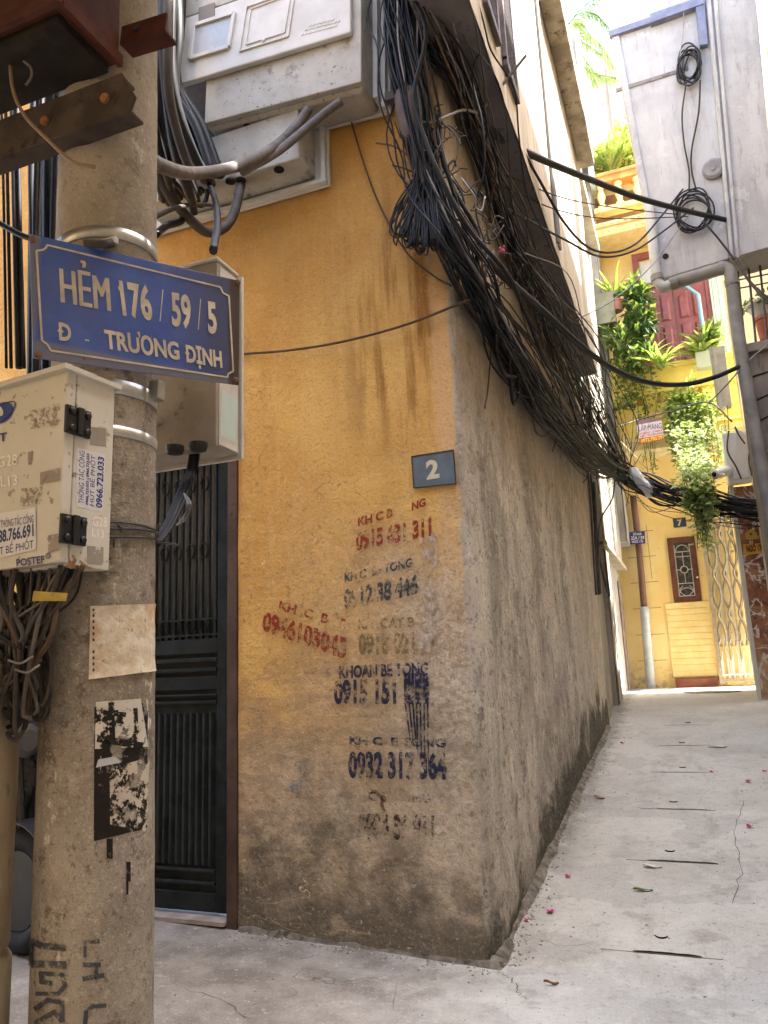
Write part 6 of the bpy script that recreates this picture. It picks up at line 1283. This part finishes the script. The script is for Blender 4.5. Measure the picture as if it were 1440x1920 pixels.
for (px, py), lab in zip(((1032, 1713), (988, 1728), (1065, 1646), (1167, 1395), (1335, 1449), (1403, 1467), (1406, 1552), (1434, 1448)), labs):
    p = gnd(px, py); t_ = rnd.random()*6; m = Mesh(); s = rnd.uniform(.011, .016) * (1.25 if p.y > 5 else 1)
    for k in range(3):
        a = t_ + k*2.1; dd = Vector((math.cos(a), math.sin(a), 0)); sd_ = Vector((-dd.y, dd.x, 0))
        m.grid(lambda u, v: p + Vector((0, 0, .007)) + dd*s*v*1.2 + sd_*s*(u-.5)*1.5*math.sin(.4+2.3*v) + Vector((0, 0, s*(.55*v*v + .5*(u-.5)**2))), 5, 5)
    tag(m.build('fallen_petal', M_petal, smooth=True), lab, 'petal', 'pink petals fallen on the paving')
def litter(name, lab, cat, px, py, w_, l_, mat, rot):
    p = gnd(px, py); a = Vector((math.cos(rot), math.sin(rot), 0)); b = Vector((-a.y, a.x, 0)); m = Mesh()
    m.grid(lambda u, v: p + a*l_*(u-.5) + b*w_*(v-.5)*math.sin(.25+2.6*u) + Vector((0, 0, .008 + .006*math.sin(5*u+1) + .03*(v-.5)**2)), 10, 5)
    tag(m.build(name, mat, smooth=True), lab, cat)
litter('fallen_leaf', 'single green leaf on the paving beside the second drain slot', 'leaf', 1206, 1673, .035, .095, leafmat('fallen_leaf_green', (.05, .10, .02), (.10, .15, .04)), .2)
litter('paper_scrap', 'crumpled white paper scrap just below the second drain slot', 'paper scrap', 1224, 1628, .045, .10, M_white, .05)
litter('paper_scrap', 'flat white paper scrap far up the alley on the drain covers', 'paper scrap', 1345, 1402, .06, .16, M_white, .1)
litter('fallen_leaf', 'curled brown dead leaf halfway along the grey wall side', 'leaf', 1124, 1498, .03, .09, M_rust, -.5)
litter('fallen_leaf', 'brown leaf stalk on the paving in front of the wall corner', 'leaf', 1034, 1848, .014, .06, M_rust, .3)
M_crack = plain('crack_shade', (.045, .04, .034), .95, 0, .05)
def crack(pts, wd, seed):
    g = [gnd(*p) for p in pts]; g = spline(g, 6); rr = random.Random(seed); m = Mesh(); L_, R_ = [], []
    for i, p in enumerate(g):
        t = (g[min(i+1, len(g)-1)] - g[max(i-1, 0)]); s = Vector((-t.y, t.x, 0)).normalized(); w_ = wd*rr.uniform(.3, 1)*(1 if 0 < i < len(g)-1 else .1); j = s*rr.gauss(0, .006)
        for l, sg in ((L_, 1), (R_, -1)): q = p + j + s*w_*sg; l.append((q.x, q.y, gz(q.x, q.y) + .003))
    n = len(g); m.add(L_ + R_, [(i, i+1, n+i+1, n+i) for i in range(n-1)]); m.build('crack', M_crack, bpy.data.objects['alley_ground'])
for k, (p, wd) in enumerate((([(934, 1822), (952, 1832), (966, 1846), (973, 1862), (990, 1878)], .0022), ([(1112, 1915), (1120, 1880), (1126, 1830), (1140, 1790)], .0016), ([(560, 1830), (640, 1842), (700, 1836), (790, 1860)], .0016), ([(1370, 1700), (1390, 1640), (1380, 1560), (1395, 1500)], .0018), ([(330, 1850), (420, 1880), (470, 1915)], .0018), ([(1010, 1760), (1060, 1775), (1120, 1770)], .0012))): crack(p, wd, k)
gt = Mesh()
for k in range(900):
    q = rnd.random()
    if q < .45: y = 3.5 + 7*rnd.random()**1.6; x = Xc + .015 + abs(rnd.gauss(0, .05))
    elif q < .7: x = rnd.uniform(-2.2, Xc); y = Yc - .012 - abs(rnd.gauss(0, .05))
    else: x = rnd.uniform(-2.2, .5); y = rnd.uniform(2.5, 7); 
    if y > Yc - .03 and x < Xc + .01: continue
    r = rnd.uniform(.0015, .005) * (1.5 if q < .7 else 1); c = Vector((x, y, gz(x, y) + r*.4)); p = [c + Vector((r*math.cos(t)*rnd.uniform(.6, 1.2), r*math.sin(t)*rnd.uniform(.6, 1.2), 0)) for t in (0, 1.3, 2.5, 3.8, 5)]
    gt.add([v - Vector((0, 0, r)) for v in p] + [v + Vector((0, 0, r*.3)) for v in p] + [c + Vector((0, 0, r*.9))], [(i, (i+1) % 5, (i+1) % 5+5, i+5) for i in range(5)] + [(i+5, (i+1) % 5+5, 10) for i in range(5)])
o = gt.build('grit', worn('grit_stones', (.20, .17, .14), (.5, .47, .42), 60, .9), kind='stuff'); tag(o, 'fine grit and crumbs of plaster along the wall feet and paving', 'grit')
